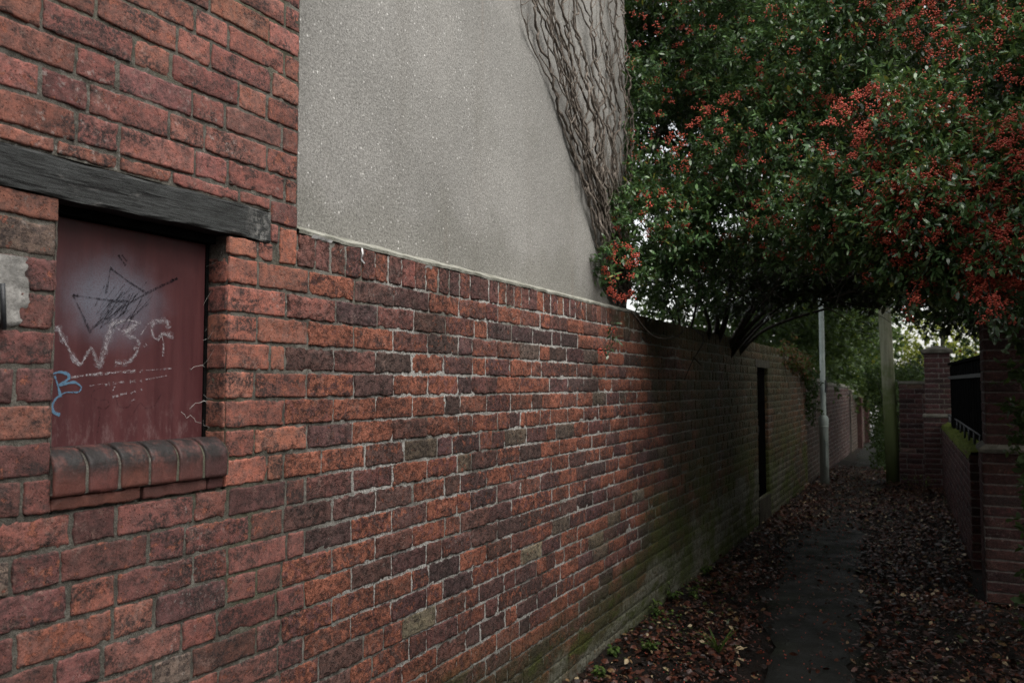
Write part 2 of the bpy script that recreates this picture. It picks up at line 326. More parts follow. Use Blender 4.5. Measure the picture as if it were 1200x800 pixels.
# ------------------------------------------------------------------ bricks
def outline(us):
    return us
def edges(L, sp, coarse):
    e = [0, .0012, .005] if coarse else [0, .0007, .0026, .0065]
    m = max(1, int(round((L-2*e[-1])/sp)))
    mid = np.linspace(e[-1], L-e[-1], m+1)
    return np.concatenate([e[:-1], mid, L-np.array(e[:-1])[::-1]])
def brick_panel(mb, bricks, O, U, V, W, mat=0):
    """each brick a grid with a broken arris; u along, v up, w outwards"""
    O, U, V, W = (np.array(a, float) for a in (O, U, V, W))
    uu, vv, dd, LL, info, faces, base = [], [], [], [], [], [], 0
    for b in bricks:
        L, H = b['u1']-b['u0'], b['v1']-b['v0']
        if L < .012 or H < .012: continue
        co = b['sp'] > .018
        a = edges(L, b['sp'], co); c = edges(H, min(b['sp'], H/2), co)
        A, B = np.meshgrid(a, c, indexing='ij'); nu, nv = A.shape
        i, j = np.meshgrid(np.arange(nu-1), np.arange(nv-1), indexing='ij'); q = (i*nv+j)
        faces.append((np.stack([q, q+nv, q+nv+1, q+1], -1).reshape(-1, 4)+base)); base += nu*nv
        uu.append(A.ravel()); vv.append(B.ravel()); LL.append(np.tile([L, H], (nu*nv, 1)))
        info.append(np.tile([b['u0'], b['v0'], b['rec'], b['rough'], b['t1'], b['t2'], b['seed']]+list(b['col']), (nu*nv, 1)))
    u, v, LL, I = np.concatenate(uu), np.concatenate(vv), np.concatenate(LL), np.concatenate(info)
    du, dv = np.minimum(u, LL[:, 0]-u), np.minimum(v, LL[:, 1]-v); d = np.minimum(du, dv)
    w = np.interp(d, [0, .0007, .0026, .0065, .02], [-.014, -.0032, -.0006, 0, 0])
    # round the corners
    r = .007; cu, cv = np.clip(r-du, 0, r), np.clip(r-dv, 0, r); q = np.hypot(cu, cv); k = np.where(q > r, r/np.maximum(q, 1e-9), 1)
    du2, dv2 = np.where(cu > 0, r-cu*k, du), np.where(cv > 0, r-cv*k, dv)
    u = np.where(u < LL[:, 0]/2, du2, LL[:, 0]-du2); v = np.where(v < LL[:, 1]/2, dv2, LL[:, 1]-dv2)
    P = np.stack([I[:, 0]+u, I[:, 1]+v, I[:, 6]*3.7], 1); ro = I[:, 3]
    fo = np.exp(-d/.010)
    n1, n2 = vn(P/np.array([.03, .03, 1]), 1), vn(P/np.array([.03, .03, 1]), 2); n3, n4 = vn(P/np.array([.009, .009, 1]), 3), vn(P/np.array([.009, .009, 1]), 4)
    fo = fo*np.clip(1.35*I[:, 3], .6, 2); u = u+fo*(n1*.0030+n3*.0018); v = v+fo*(n2*.0028+n4*.0019)
    ch = vn(P/np.array([.035, .035, 1]), 5)+.35*vn(P/np.array([.011, .011, 1]), 9); lim = .55; w = w-np.where(ch > lim, np.minimum((ch-lim)*.06*np.clip(1-d/.016, 0, 1), .006)*ro, 0)
    w = w+ro*(vn(P/np.array([.022, .022, 1]), 6)*.0009+vn(P/np.array([.0085, .0085, 1]), 7)*.0009+vn(P/np.array([.09, .09, 1]), 8)*.0008)
    w = w+I[:, 4]*(u-LL[:, 0]/2)+I[:, 5]*(v-LL[:, 1]/2)+I[:, 2]; w = np.where(d > .005, np.maximum(w, -.0022+.25*(w+.0022)), w)
    pos = O+(I[:, 0]+u)[:, None]*U+(I[:, 1]+v)[:, None]*V+w[:, None]*W
    mb.add(pos, [np.concatenate(faces)], mat, I[:, 7:11], True)
def mk(u0, u1, v0, v1, sp, pal, rough=1., j=.0040):
    w = np.array([p[0] for p in pal]); p = pal[rng.choice(len(pal), p=w/w.sum())]
    k = 1+rng.uniform(-.16, .16); c = np.array(p[1])*k*np.array([1, 1+rng.uniform(-.08, .08), 1+rng.uniform(-.08, .08)])
    rec = rng.normal(0, .0014)*rough
    spall = rng.random() < .03*max(0, rough-.85)*4; rough = rough*(2.2 if spall else 1)
    return dict(u0=u0+j+rng.uniform(-.001, .001), u1=u1-j+rng.uniform(-.001, .001), v0=v0+j+rng.uniform(-.0012, .0012), v1=v1-j+rng.uniform(-.0012, .0012), sp=sp,
                col=(c[0], c[1], c[2], 1. if spall else float(np.clip(rng.normal(p[2], .24), 0, 1))), rough=rough*rng.uniform(.7, 1.25), rec=rec,
                t1=rng.normal(0, .008), t2=rng.normal(0, .012), seed=float(rng.integers(0, 5000)))
def bond(u0, u1, prev, hp=.4, flem=False, wob=.004, last=[0]):
    """joint positions along one course: stretchers and headers, keeping off the joints below"""
    js = [u0]; u = u0
    first = True
    while u < u1-.14:
        best = None
        for t in range(8):
            L = .115 if (rng.random() < hp) else .230
            if flem: L = .115 if last[0] == .230 else .230
            if flem and rng.random() < .1: L = .230
            if first and rng.random() < .5 and not flem: L = rng.choice([.115, .17, .23])
            x = u+L+rng.uniform(-wob, wob); g = np.min(np.abs(np.array(prev)-x)) if len(prev) else 9
            if best is None or g > best[0]: best = (g, x, L)
            if g > .045: break
        u = best[1]; js.append(u); first = False; last[0] = best[2]
    if u1-js[-1] < .05 and len(js) > 1: js[-1] = u1
    else: js.append(u1)
    return js
def rows_fill(out, u0, u1, zs, pal, spf, hp=.4, flem=False, rough=1., hole=None):
    prev = []
    for k in range(len(zs)-1):
        v0, v1 = zs[k], zs[k+1]; segs = [(u0(v0) if callable(u0) else u0, u1(v0) if callable(u1) else u1)]
        if hole:
            for (a, b, c, d) in hole:
                if v1 > c+.03 and v0 < d-.02:
                    ns = []
                    for s0, s1 in segs:
                        if a > s0 and b < s1: ns += [(s0, a), (b, s1)]
                        elif a <= s0 < b < s1: ns.append((b, s1))
                        elif s0 < a < s1 <= b: ns.append((s0, a))
                        elif s0 >= a and s1 <= b: pass
                        else: ns.append((s0, s1))
                    segs = ns
        allj = []
        for s0, s1 in segs:
            js = bond(s0, s1, prev, hp, flem); allj += js
            for a, b in zip(js[:-1], js[1:]): out.append(mk(a, b, v0, v1, spf((a+b)/2, (v0+v1)/2), pal, rough))
        prev = allj
def mortar_grid(mb, u0, u1, v0, v1, O, U, V, W, sp, mat=1, hole=None, depth=-.0046, amp=.0015):
    O, U, V, W = (np.array(a, float) for a in (O, U, V, W))
    nu, nv = max(2, int((u1-u0)/sp)+1), max(2, int((v1-v0)/sp)+1)
    a, b = np.linspace(u0, u1, nu), np.linspace(v0, v1, nv); A, B = np.meshgrid(a, b, indexing='ij')
    P = np.stack([A.ravel(), B.ravel(), np.zeros(A.size)], 1)
    w = depth+amp*(vn(P/.025, 21)+.7*vn(P/.011, 22)+.8*vn(P/.12, 23))
    pos = O+P[:, :1]*U+P[:, 1:2]*V+w[:, None]*W
    i, j = np.meshgrid(np.arange(nu-1), np.arange(nv-1), indexing='ij'); keep = np.ones(i.shape, bool)
    ca, cb = (a[:-1]+a[1:])[:, None]/2, (b[:-1]+b[1:])[None]/2
    for h in (hole or []): keep &= ~((ca > h[0]) & (ca < h[1]) & (cb > h[2]) & (cb < h[3]))
    q = (i*nv+j)[keep]
    mb.add(pos, np.stack([q, q+nv, q+nv+1, q+1], -1).reshape(-1, 4), mat, None, True)
XW = -1.77
PAL_UP = [(5, (.235, .085, .062), .25), (3, (.27, .098, .068), .35), (2, (.18, .071, .058), .15), (.6, (.30, .12, .077), .5)]
PAL_LOW = [(5, (.20, .074, .058), .35), (3, (.155, .062, .053), .25), (2, (.24, .086, .058), .6), (1.0, (.125, .055, .049), .1), (.25, (.20, .15, .115), .05)]
PAL_JAMB = [(4, (.34, .116, .070), .3), (2, (.27, .096, .064), .2)]
PAL_GAR = [(4.6, (.180, .072, .058), .52), (3., (.23, .085, .06), .88), (3., (.130, .062, .055), .34), (1.1, (.095, .054, .050), .12), (.55, (.15, .108, .080), .05), (.12, (.24, .19, .135), .0)]
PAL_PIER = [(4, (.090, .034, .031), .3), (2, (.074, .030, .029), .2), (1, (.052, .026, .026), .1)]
OX, UY, VZ, WX = (XW, 0, 0), (0, 1, 0), (0, 0, 1), (1, 0, 0)
CRS = .0828
Z_LOW = [1.972-CRS*k for k in range(24, -1, -1)]           # course joints of the lower brickwork
def tooth(v): return YQ+(.055 if int(round((1.972-v)/CRS)) % 2 else -.045)
# ================================================================== BRICK BUILDING with the boarded window
YQ = 1.902
bld = thing('brick_building', 'red brick outbuilding with small boarded window under a black timber lintel', 'building')
WY0, WY1, WZ0, WZ1 = 1.125, 1.622, 1.310, 2.03
def sp_b(u, v): return .0075 if (u > .95 and v < 2.75 and v > .25) else .045
bricks = []
rows_fill(bricks, WY1, tooth, [z for z in Z_LOW if z > 1.30], PAL_JAMB, sp_b, .55, False, .8)
rows_fill(bricks, -.9, WY0, [z for z in Z_LOW if z > 1.30], PAL_LOW, sp_b, .35, True, .9)
low = []; rows_fill(low, -.9, tooth, [z for z in Z_LOW if z < 1.32], PAL_LOW, sp_b, .35, True, .95); bricks += low
bricks = [b for b in bricks if not ((b['u0']+b['u1'])/2 > .97 and b['u1'] < 1.13 and 1.88 < b['v0'] < 1.97)]
bricks.append(mk(.975, WY0, 1.889, 1.972, .0075, [(1, (.165, .115, .092), .05)], 1.2))
# splits under the lintel, beside it and over it
bricks += [mk(WY1, 1.735, 1.972, 2.032, .0075, PAL_JAMB, .8), mk(1.735, 1.80, 1.972, 2.032, .0075, PAL_JAMB, .8)]
bricks += [mk(.72, .90, 1.972, 2.032, .0075, PAL_UP, .8), mk(.90, WY0, 1.972, 2.032, .0075, PAL_UP, .8), mk(-.9, .72, 1.972, 2.032, .04, PAL_UP, .8)]
b_ = mk(1.822, YQ, 1.973, 2.092, .0075, [(1, (.40, .125, .06), .8)], 1.); bricks.append(b_)
bricks.append(mk(1.785, 1.822, 2.032, 2.095, .0075, PAL_JAMB, .8))
bricks.append(mk(1.785, YQ, 2.092, 2.169, .0075, [(1, (.15, .062, .05), .2)], .9))
u = .30
while u < 1.7:
    L = random.choice([.16, .21, .23]); bricks.append(mk(u, min(u+L, 1.785), 2.128, 2.169, .0075, PAL_UP, .8)); u += L
    if u > 1.6: bricks.append(mk(u, 1.785, 2.128, 2.169, .0075, PAL_UP, .8)); break
bricks.append(mk(-.9, .30, 2.03, 2.169, .05, PAL_UP, .8))
ZU = [2.169+.0792*k for k in range(0, 27)]
rows_fill(bricks, -.9, YQ, ZU, PAL_UP, sp_b, .4, True, .75)
mb = MB(); brick_panel(mb, bricks, OX, UY, VZ, WX, 0)
mortar_grid(mb, .95, YQ, .0, 2.75, OX, UY, VZ, WX, .009, 1, [(WY0-.004, WY1+.004, WZ0, WZ1+.004), (0, 1.78, WZ1, 2.124)])
mortar_grid(mb, .95, YQ, 2.75, 4.3, OX, UY, VZ, WX, .06, 1); mortar_grid(mb, -.9, .95, 0, 4.3, OX, UY, VZ, WX, .06, 1, [(0.85, 1.78, WZ1, 2.124)])
# reveals of the opening, one brick deep; quoin return
rv = []
for a, b in zip(Z_LOW[:-1], Z_LOW[1:]):
    if b > 1.40 and a < 1.99: rv.append(mk(.002, .108, a, b, .008, PAL_JAMB, .8))
brick_panel(mb, rv, (XW-.001, WY1+.001, 0), (-1, 0, 0), VZ, (0, -1, 0), 0)
brick_panel(mb, [dict(b, seed=b['seed']+3) for b in rv], (XW-.11, WY0-.006, 0), (1, 0, 0), VZ, (0, 1, 0), 0)
mortar_grid(mb, 0, .11, 1.40, 2.03, (XW-.004, WY1, 0), (-1, 0, 0), VZ, (0, -1, 0), .012, 1); mortar_grid(mb, 0, .11, 1.40, 2.03, (XW-.11, WY0-.006, 0), (1, 0, 0), VZ, (0, 1, 0), .012, 1)
qr = []
rows_fill(qr, 0.0, .24, ZU, PAL_UP, lambda u, v: .02, .5, True, .8)
brick_panel(mb, qr, (XW-.002, YQ-.001, 0), (-1, 0, 0), VZ, (0, 1, 0), 0)
# the wall's body behind the faces, and its other sides
mb.box((XW-.30, -4.5, 0), (XW-.12, YQ-.02, 1.31), 1); mb.box((XW-.30, WY1+.02, 1.31), (XW-.02, YQ-.02, 4.3), 1); mb.box((XW-.30, -.9, 1.31), (XW-.02, WY0-.02, 4.3), 1)
mb.box((XW-.12, -.9, 0), (XW-.02, YQ-.02, 1.31), 1)
mb.box((XW-.30, -4.5, 1.31), (XW, -.902, 4.3), 1); mb.box((XW-.30, WY0-.02, 2.13), (XW-.02, WY1+.02, 4.3), 1); mb.box((-5, -4.5, 0), (XW-.302, -4.3, 4.3), 1); mb.box((XW-.12, -4.5, 0), (XW, -.902, 1.31), 1)
mb.build('wall', [M['brick_building'], M['mortar_building']], bld)
# black timber lintel with an uneven sawn face
mb = MB(); n_ = 60
ys = np.linspace(.88, 1.778, n_); prof = [(-.11, 0), (.004, 0.0), (.0065, .006), (.0065, .086), (.003, .093), (-.11, .093)]
V = []
for i, y in enumerate(ys):
    s_ = .002*math.sin(y*9)+.0015*math.sin(y*31)
    for k, (w, z) in enumerate(prof): V.append((XW+w+(.0015*math.sin(y*47+k*3) if 0 < k < 5 else 0), y, 2.031+z+s_))
V = np.array(V); k = len(prof); i, j = np.meshgrid(np.arange(n_-1), np.arange(k), indexing='ij'); j2 = (j+1) % k
mb.add(V, [np.stack([i*k+j, (i+1)*k+j, (i+1)*k+j2, i*k+j2], -1).reshape(-1, 4), np.arange(k)[None], (np.arange(k)+(n_-1)*k)[None, ::-1]], 0)
mb.build('lintel', M['lintel'], bld)
# board and its frame
XB = -1.850
mb = MB(); mb.box((XB-.02, WY0+.004, 1.415), (XB, WY1-.012, 2.005), 0)
board = mb.build('window_board', M['board'], bld)
mb = MB(); mb.box((XB-.045, WY0, 1.40), (XB-.021, WY1, 2.03), 0); mb.box((XB-.02, WY1-.011, 1.40), (XB+.004, WY1-.001, 2.03), 0); mb.box((XB-.02, WY0+.001, 2.006), (XB+.03, WY1-.001, 2.03), 0)
mb.build('window_frame', M['black_paint'], bld)
def strokes(lines, width, name, mat, jitter=.0, lift=.0012):
    mb = MB()
    for L in lines:
        wd = width
        if isinstance(L, tuple): wd, L = L
        P = np.array([onx(55+x/3.2, 280+y/3.2, XB+lift) for x, y in L])
        t = np.linspace(0, 1, len(P)); m = max(8, len(P)*6) if len(P) > 2 else 8
        # smooth through the points
        tt = np.linspace(0, 1, m); Q = np.stack([np.interp(tt, t, P[:, c]) for c in range(3)], 1)
        if len(P) > 3:
            for _ in range(3): Q[1:-1] = (Q[:-2]+2*Q[1:-1]+Q[2:])/4
        T = np.gradient(Q, axis=0); T /= np.linalg.norm(T, axis=1)[:, None]+1e-9; Nn = np.stack([np.zeros(m), -T[:, 2], T[:, 1]], 1)
        ww = wd/2*(.75+.35*np.sin(tt*5+len(P))+.15*rng.normal(size=m))[:, None]
        Vv = np.concatenate([Q-Nn*ww, Q+Nn*ww]); i = np.arange(m-1)
        mb.add(Vv, np.stack([i, i+1, i+1+m, i+m], -1), 0)
        lift += .00003
    return mb.build(name, mat, board)
strokes([[(38, 325), (78, 405), (122, 482), (146, 440), (168, 402), (182, 445), (196, 487), (222, 400), (250, 300)],
         (.004, [(60, 372), (100, 440), (128, 470)]), [(352, 314), (300, 304), (248, 316)], [(338, 318), (292, 350), (300, 362), (336, 372), (348, 402), (330, 440), (300, 466), (255, 464)],
         (.011, [(325, 412), (336, 404)]), (.010, [(362, 402), (374, 396)]), [(458, 335), (448, 308), (412, 304), (392, 330), (400, 372), (424, 376), (428, 352), (476, 364)], (.006, [(430, 352), (438, 395), (436, 440)]),
         (.006, [(352, 360), (380, 318), (400, 306)]), (.006, [(255, 330), (280, 345), (310, 345)])], .0090, 'chalk_letters', M['chalk'])
strokes([[(38, 325), (78, 405), (122, 482), (146, 440), (168, 402), (182, 445), (196, 487), (222, 400), (250, 300)], [(352, 314), (300, 304), (248, 316)], [(338, 318), (292, 350), (300, 362), (336, 372), (348, 402), (330, 440), (300, 466), (255, 464)],
         [(458, 335), (448, 308), (412, 304), (392, 330), (400, 372), (424, 376), (428, 352), (476, 364)]], .021, 'chalk_smudge', M['smudge'], 0, .0008)
strokes([[(92, 518), (150, 510), (210, 505)], [(218, 504), (280, 498), (332, 495)], (.009, [(348, 495), (360, 494)]), (.004, [(370, 492), (420, 489), (468, 484)]), (.008, [(218, 547), (236, 542)]), (.007, [(248, 541), (290, 535)]), (.008, [(312, 536), (332, 532)]), (.008, [(350, 533), (356, 530)]), (.004, [(370, 527), (450, 512)]),
         (.008, [(246, 592), (268, 586)]), (.006, [(275, 583), (300, 578)]), (.007, [(315, 577), (332, 570)]), (.007, [(350, 565), (356, 562)]), (.004, [(310, 610), (330, 600)]), (.004, [(255, 552), (248, 568)]), (.003, [(160, 550), (210, 542)])], .0090, 'chalk_underline', M['chalk'])
strokes([[(30, 512), (42, 550), (52, 592)], [(22, 505), (50, 497), (82, 506), (84, 524), (45, 548)], [(45, 548), (105, 534), (132, 554), (122, 575), (70, 573), (34, 596), (17, 628), (28, 652), (50, 659)]], .0075, 'blue_tag', M['blue'])
zz = [[(182+random.uniform(0, 130), 215+random.uniform(0, 60)), (210+random.uniform(0, 130), 240+random.uniform(0, 60))] for _ in range(26)]
zz = [(.0024, [(x0, y0+40), (x0+random.uniform(35, 80), y0-random.uniform(10, 45))]) for x0, y0 in [(random.uniform(170, 320), random.uniform(190, 300)) for _ in range(46)]]
strokes([[(98, 210), (180, 222), (262, 233), (310, 233)], [(98, 210), (130, 275), (165, 352)], [(240, 104), (232, 150), (222, 205)], [(240, 110), (300, 155), (372, 202)], [(165, 340), (300, 245), (400, 190), (490, 148)],
         [(268, 60), (296, 100)], [(282, 60), (300, 84)], (.012, [(98, 210), (118, 213)]), (.010, [(470, 156), (490, 148)])]+zz, .0062, 'black_star_scribble', M['black'])
strokes([[(205, 556), (172, 570), (166, 592), (195, 606), (228, 600), (236, 625), (210, 640), (190, 625), (200, 660), (190, 725)], [(225, 560), (262, 600), (268, 628), (305, 632), (318, 612)], [(318, 664), (350, 610), (372, 636), (400, 628), (430, 580)]], .0045, 'faint_scrawl', M['faint'])
# bullnose sill of six bricks on edge with a tile course under it
mb = MB(); bn = MB()
for k in range(6):
    y0 = WY0-.006+k*.0848; y1 = y0+.0765; nseg = 22; arc = [(-.10, .0), (-.06, .002)]
    dz = random.uniform(-.002, .002)
    for a in np.linspace(90, 0, 12): arc.append((-.030+.058*math.cos(math.radians(a)), -.052+.056*math.sin(math.radians(a))))
    arc += [(.028, -.075), (.027, -.103), (.02, -.106), (-.02, -.106)]
    A = np.array(arc); A = np.concatenate([np.stack([np.interp(np.linspace(0, len(A)-1, 46), np.arange(len(A)), A[:, c]) for c in (0, 1)], 1)])
    ss = np.concatenate([[0, .012, .05], np.linspace(.12, .88, 9), [.95, .988, 1]])
    ins = np.interp(ss, [0, .012, .05, .12, .88, .95, .988, 1], [.007, .0022, .0005, 0, 0, .0005, .0022, .007])
    G = np.zeros((len(ss), len(A), 3))
    ctr = np.array([-.035, -.06])
    for i_, t in enumerate(ss):
        dirv = ctr-A; dirv /= np.linalg.norm(dirv, axis=1)[:, None]+1e-9
        B = A+dirv*ins[i_]
        G[i_, :, 0] = XW+B[:, 0]-.009; G[i_, :, 1] = y0+(y1-y0)*t; G[i_, :, 2] = 1.452+dz+B[:, 1]
    P = G.reshape(-1, 3); P = P+np.stack([vn(P/.02, 31)*.0013+vn(P/.006, 34)*.0006, vn(P/.03, 32)*.0015, vn(P/.02, 33)*.0013], 1)
    na = len(A); i, j = np.meshgrid(np.arange(len(ss)-1), np.arange(na-1), indexing='ij'); q = i*na+j
    c = np.array([(.20, .07, .055), (.17, .06, .052), (.21, .075, .055), (.18, .066, .055), (.16, .06, .052), (.12, .052, .05)][k])
    bn.add(P, np.stack([q, q+na, q+na+1, q+1], -1).reshape(-1, 4), 0, (*c, .2), True)
mp = [(-.10, 1.446), (-.04, 1.446)]+[(-.030+.053*math.cos(math.radians(a)), 1.396+.051*math.sin(math.radians(a))) for a in (75, 60, 45, 30, 15, 0)]+[(.0225, 1.349), (-.10, 1.349)]
m = len(mp); bn.add([(XW+w-.009, y, z) for y in (WY0-.005, WY1+.003) for w, z in mp], [np.array([(k, (k+1) % m, (k+1) % m+m, k+m) for k in range(m)]), np.arange(m)[None, ::-1], np.arange(m)[None]+m], 1)
br = [mk(WY0-.005, 1.355, 1.309, 1.348, .008, PAL_LOW, .8), mk(1.355, 1.560, 1.309, 1.348, .008, PAL_LOW, .8), mk(1.56, WY1+.0, 1.309, 1.348, .008, PAL_LOW, .8)]
brick_panel(bn, br, (XW+.005, 0, 0), UY, VZ, WX, 0)
nb = NT('sooty bullnose brick'); c, al = nb.attr(); Xs, Ys, Zs = nb.xyz()
so = nb.ma('MULTIPLY', nb.mr(nb.noise(13, 6, .7), .26, .50), nb.mr(nb.noise(75, 6, .8), .15, .42)); so = nb.ma('MULTIPLY', so, nb.mr(Zs, 1.36, 1.42, .4, 1.))
cc = nb.hsv(nb.mix(nb.ma('MULTIPLY', so, nb.mr(nb.noise(22, 5, .7), .3, .55, .55, 1.)), c, (.020, .017, .017)), .5, 1., nb.mr(nb.noise(350, 3), .25, .75, .75, 1.25)); cc = nb.mix(nb.mr(nb.noise(45, 6, .75), .62, .74, 0, .25), cc, (.30, .24, .22))
M['bullnose'] = nb.fin(cc, nb.mr(nb.noise(30, 4), .3, .7, .45, .75), nb.bump(nb.noise(90, 7, .7), .7, .003), .4)
bn.build('window_sill', [M['bullnose'], M['mortar_building']], bld)
# smeared cement patch left of the opening, iron strap, cobwebs
mb = MB(); g = 26; A, B = np.meshgrid(np.linspace(0, 1, g), np.linspace(0, 1, g), indexing='ij')
Yp, Zp = .80+.265*A, 1.722+.160*B; P = np.stack([Yp.ravel(), Zp.ravel(), A.ravel()*0], 1)
dd = np.maximum(np.abs(A-.45)*2.0, np.abs(B-.52)*2.0).ravel()+vn(P/.06, 41)*.22+vn(P/.012, 42)*.1; hh = sstep(-dd, -1.0, -.80)*.012-.008+vn(P/.015, 43)*.0012
pp = np.stack([XW+hh, Yp.ravel(), Zp.ravel()], 1); i, j = np.meshgrid(np.arange(g-1), np.arange(g-1), indexing='ij'); q = i*g+j
mb.add(pp, np.stack([q, q+g, q+g+1, q+1], -1).reshape(-1, 4), 0, None, True); mb.build('cement_patch', M['patch'], bld)
mb = MB(); p0, p1 = onx(3, 332, XW+.008), onx(5, 386, XW+.008); mb.tube([p0, (p0+p1)/2, p1], .0055, 6); mb.build('iron_strap', M['iron'], bld)
for _ in range(7):
    mb = MB(); z = rng.uniform(1.46, 1.99); a = np.array([XB+rng.uniform(.0, .06), WY1-.003, z]); b = np.array([XB+rng.uniform(.002, .01), WY1-rng.uniform(.010, .028), z+rng.uniform(-.05, .03)]); m_ = (a+b)/2+rng.normal(0, .006, 3)
    mb.tube([a, m_, b], .00032, 3, cap=False); mb.build('cobweb', M['web'], bld)
for px, py in [(243, 470), (240, 430), (236, 495), (250, 468)]:
    mb = MB(); p = onx(px, py, XB+.012); q_ = [p]
    for _ in range(7): q_.append(q_[-1]+np.array([rng.uniform(-.003, .003), rng.uniform(-.016, .002), rng.uniform(-.012, .012)]))
    mb.tube(q_, .0006, 4); mb.build('cobweb', M['web'], bld)
# roof of the outbuilding, above the frame
mb = MB(); mb.hull8([(XW+.18, -4.7, 4.28), (XW+.18, YQ+.0, 4.28), (-5.2, YQ, 5.9), (-5.2, -4.7, 5.9), (XW+.18, -4.7, 4.40), (XW+.18, YQ, 4.40), (-5.2, YQ, 6.02), (-5.2, -4.7, 6.02)])
mb.build('roof', M['tile'], bld); rebase(bld, (XW, .5, 0))
# ================================================================== GARDEN WALL
DY0, DY1, DZ0, DZ1 = 9.40, 10.05, .30, 1.81
YE = 13.4
gw = thing('garden_wall', 'long weathered brick garden wall with brick on edge coping and green stained foot', 'wall')
def sp_g(u, v): return .0085 if u < 2.9 else .012 if u < 4.2 else .02 if u < 6.5 else .045
bricks = []
rows_fill(bricks, tooth, YE, Z_LOW, PAL_GAR, sp_g, .33, False, 1.15, [(DY0, DY1, DZ0, DZ1)])
for b in bricks:                      # the upper courses of the middle weathered brightest
    pass
u = YQ
while u < YE-.05:
    L = .083+rng.uniform(-.006, .006)
    if u > 10.2 and rng.random() < .25+.1*(u-10): u += L; continue
    bricks.append(mk(u, u+L, 1.972, 2.084, sp_g(u, 2), [(4, (.17, .070, .055), .3), (2, (.13, .062, .05), .15), (1, (.25, .09, .06), .5)], 1.2)); u += L
mb = MB(); brick_panel(mb, bricks, OX, UY, VZ, WX, 0)
hole = [(DY0, DY1, DZ0, DZ1)]
mortar_grid(mb, YQ, 3.3, 0, 2.078, OX, UY, VZ, WX, .0105, 1); mortar_grid(mb, 3.3, 6, 0, 2.078, OX, UY, VZ, WX, .016, 1)
mortar_grid(mb, 6, DY0, 0, 2.078, OX, UY, VZ, WX, .05, 1); mortar_grid(mb, DY1, YE, 0, 2.0, OX, UY, VZ, WX, .05, 1); mortar_grid(mb, DY0, DY1, DZ1, 2.078, OX, UY, VZ, WX, .04, 1); mortar_grid(mb, DY0, DY1, -.05, DZ0, OX, UY, VZ, WX, .04, 1)
mb.box((-1.856, YQ, 0), (XW-.02, 5.24, 2.074), 1); mb.box((-1.995, 5.25, 0), (XW-.02, DY0-.004, 2.074), 1); mb.box((-1.995, DY1+.004, 0), (XW-.02, YE, 1.99), 1)
mb.box((-1.995, DY0-.004, DZ1+.004), (XW-.02, DY1+.004, 2.074), 1); mb.box((-1.995, DY0-.004, 0), (XW-.02, DY1+.004, DZ0-.004), 1)
rv = []
for a, b in zip(Z_LOW[:-1], Z_LOW[1:]):
    if a > DZ0-.05 and b < DZ1+.05: rv.append(mk(.004, .2, a, b, .05, PAL_GAR, 1.))
brick_panel(mb, rv, (XW-.002, DY1, 0), (-1, 0, 0), VZ, (0, -1, 0), 0); brick_panel(mb, rv, (XW-.206, DY0, 0), (1, 0, 0), VZ, (0, 1, 0), 0)
mb.build('wall', [M['brick_garden'], M['mortar_garden']], gw)
# concrete lintel, threshold and recessed door
mb = MB(); mb.box((XW-.05, DY0-.10, DZ1-.005), (XW+.003, DY1+.12, DZ1+.085)); mb.build('door_lintel', M['dark_slab'], gw)
mb = MB(); mb.box((XW-.10, DY0-.03, .0), (XW+.010, DY1+.03, DZ0-.006)); mb.build('threshold', M['dark_slab'], gw)
mb = MB()
for k in range(5): mb.box((XW-.07, DY0+.006+k*.128, DZ0), (XW-.035, DY0+.130+k*.128, DZ1-.006))
dr = mb.build('door', M['door'], gw); mb = MB(); mb.tube([(XW-.033, DY0+.10, 1.02), (XW-.015, DY0+.10, 1.05), (XW-.015, DY0+.10, 1.12), (XW-.033, DY0+.10, 1.15)], .007, 6); mb.build('handle', M['iron'], dr)
# cement fillet between the coping and the render
mb = MB(); n_ = 160; ys = np.linspace(YQ+.002, 5.24, n_); prof = np.array([(-.012, 2.078), (.001, 2.081), (.003, 2.092), (-.02, 2.103), (-.091, 2.128), (-.091, 2.078)])
V = np.zeros((n_, 6, 3)); V[:, :, 0] = XW+prof[:, 0]; V[:, :, 1] = ys[:, None]; V[:, :, 2] = prof[:, 1]
P = V.reshape(-1, 3); nn = vn(P*np.array([3, 14, 3]), 51)*.004+vn(P*np.array([20, 60, 20]), 52)*.0022; P = P+np.stack([nn, nn*0, nn*.8], 1)
i, j = np.meshgrid(np.arange(n_-1), np.arange(6), indexing='ij'); j2 = (j+1) % 6
mb.add(P, [np.stack([i*6+j, (i+1)*6+j, (i+1)*6+j2, i*6+j2], -1).reshape(-1, 4)], 0, None, False); mb.build('cement_fillet', M['cement'], gw)
for pts, wd in [([(366, 277), (374, 279), (384, 282), (389, 284)], .012), ([(424, 291), (425, 298), (423, 304), (427, 309)], .007), ([(498, 313), (503, 312), (506, 315)], .012)]:
    mb = MB(); P = np.array([onx(x, y, XW+.008+.006*math.sin(k*2.)) for k, (x, y) in enumerate(pts)]); m = len(P)
    tt = np.linspace(0, m-1, 12); Q = np.stack([np.interp(tt, np.arange(m), P[:, c]) for c in range(3)], 1); w_ = wd*(.6+.4*rng.random(12))[:, None]; up = np.array([[.5, .2, .9]]) if pts[0][1]-pts[-1][1] > -12 else np.array([[.4, .9, .1]])
    V = np.concatenate([Q-up*w_/2, Q+up*w_/2, Q-up*w_/2+[[.0015, 0, .001]], Q+up*w_/2+[[.0015, 0, .001]]]); i = np.arange(11)
    mb.add(V, [np.stack([i, i+1, i+13, i+12], -1), np.stack([i+24, i+36, i+37, i+25], -1)], 0); mb.build('peeling_flake', M['flake'], gw)
rebase(gw, (XW, 7, 0))
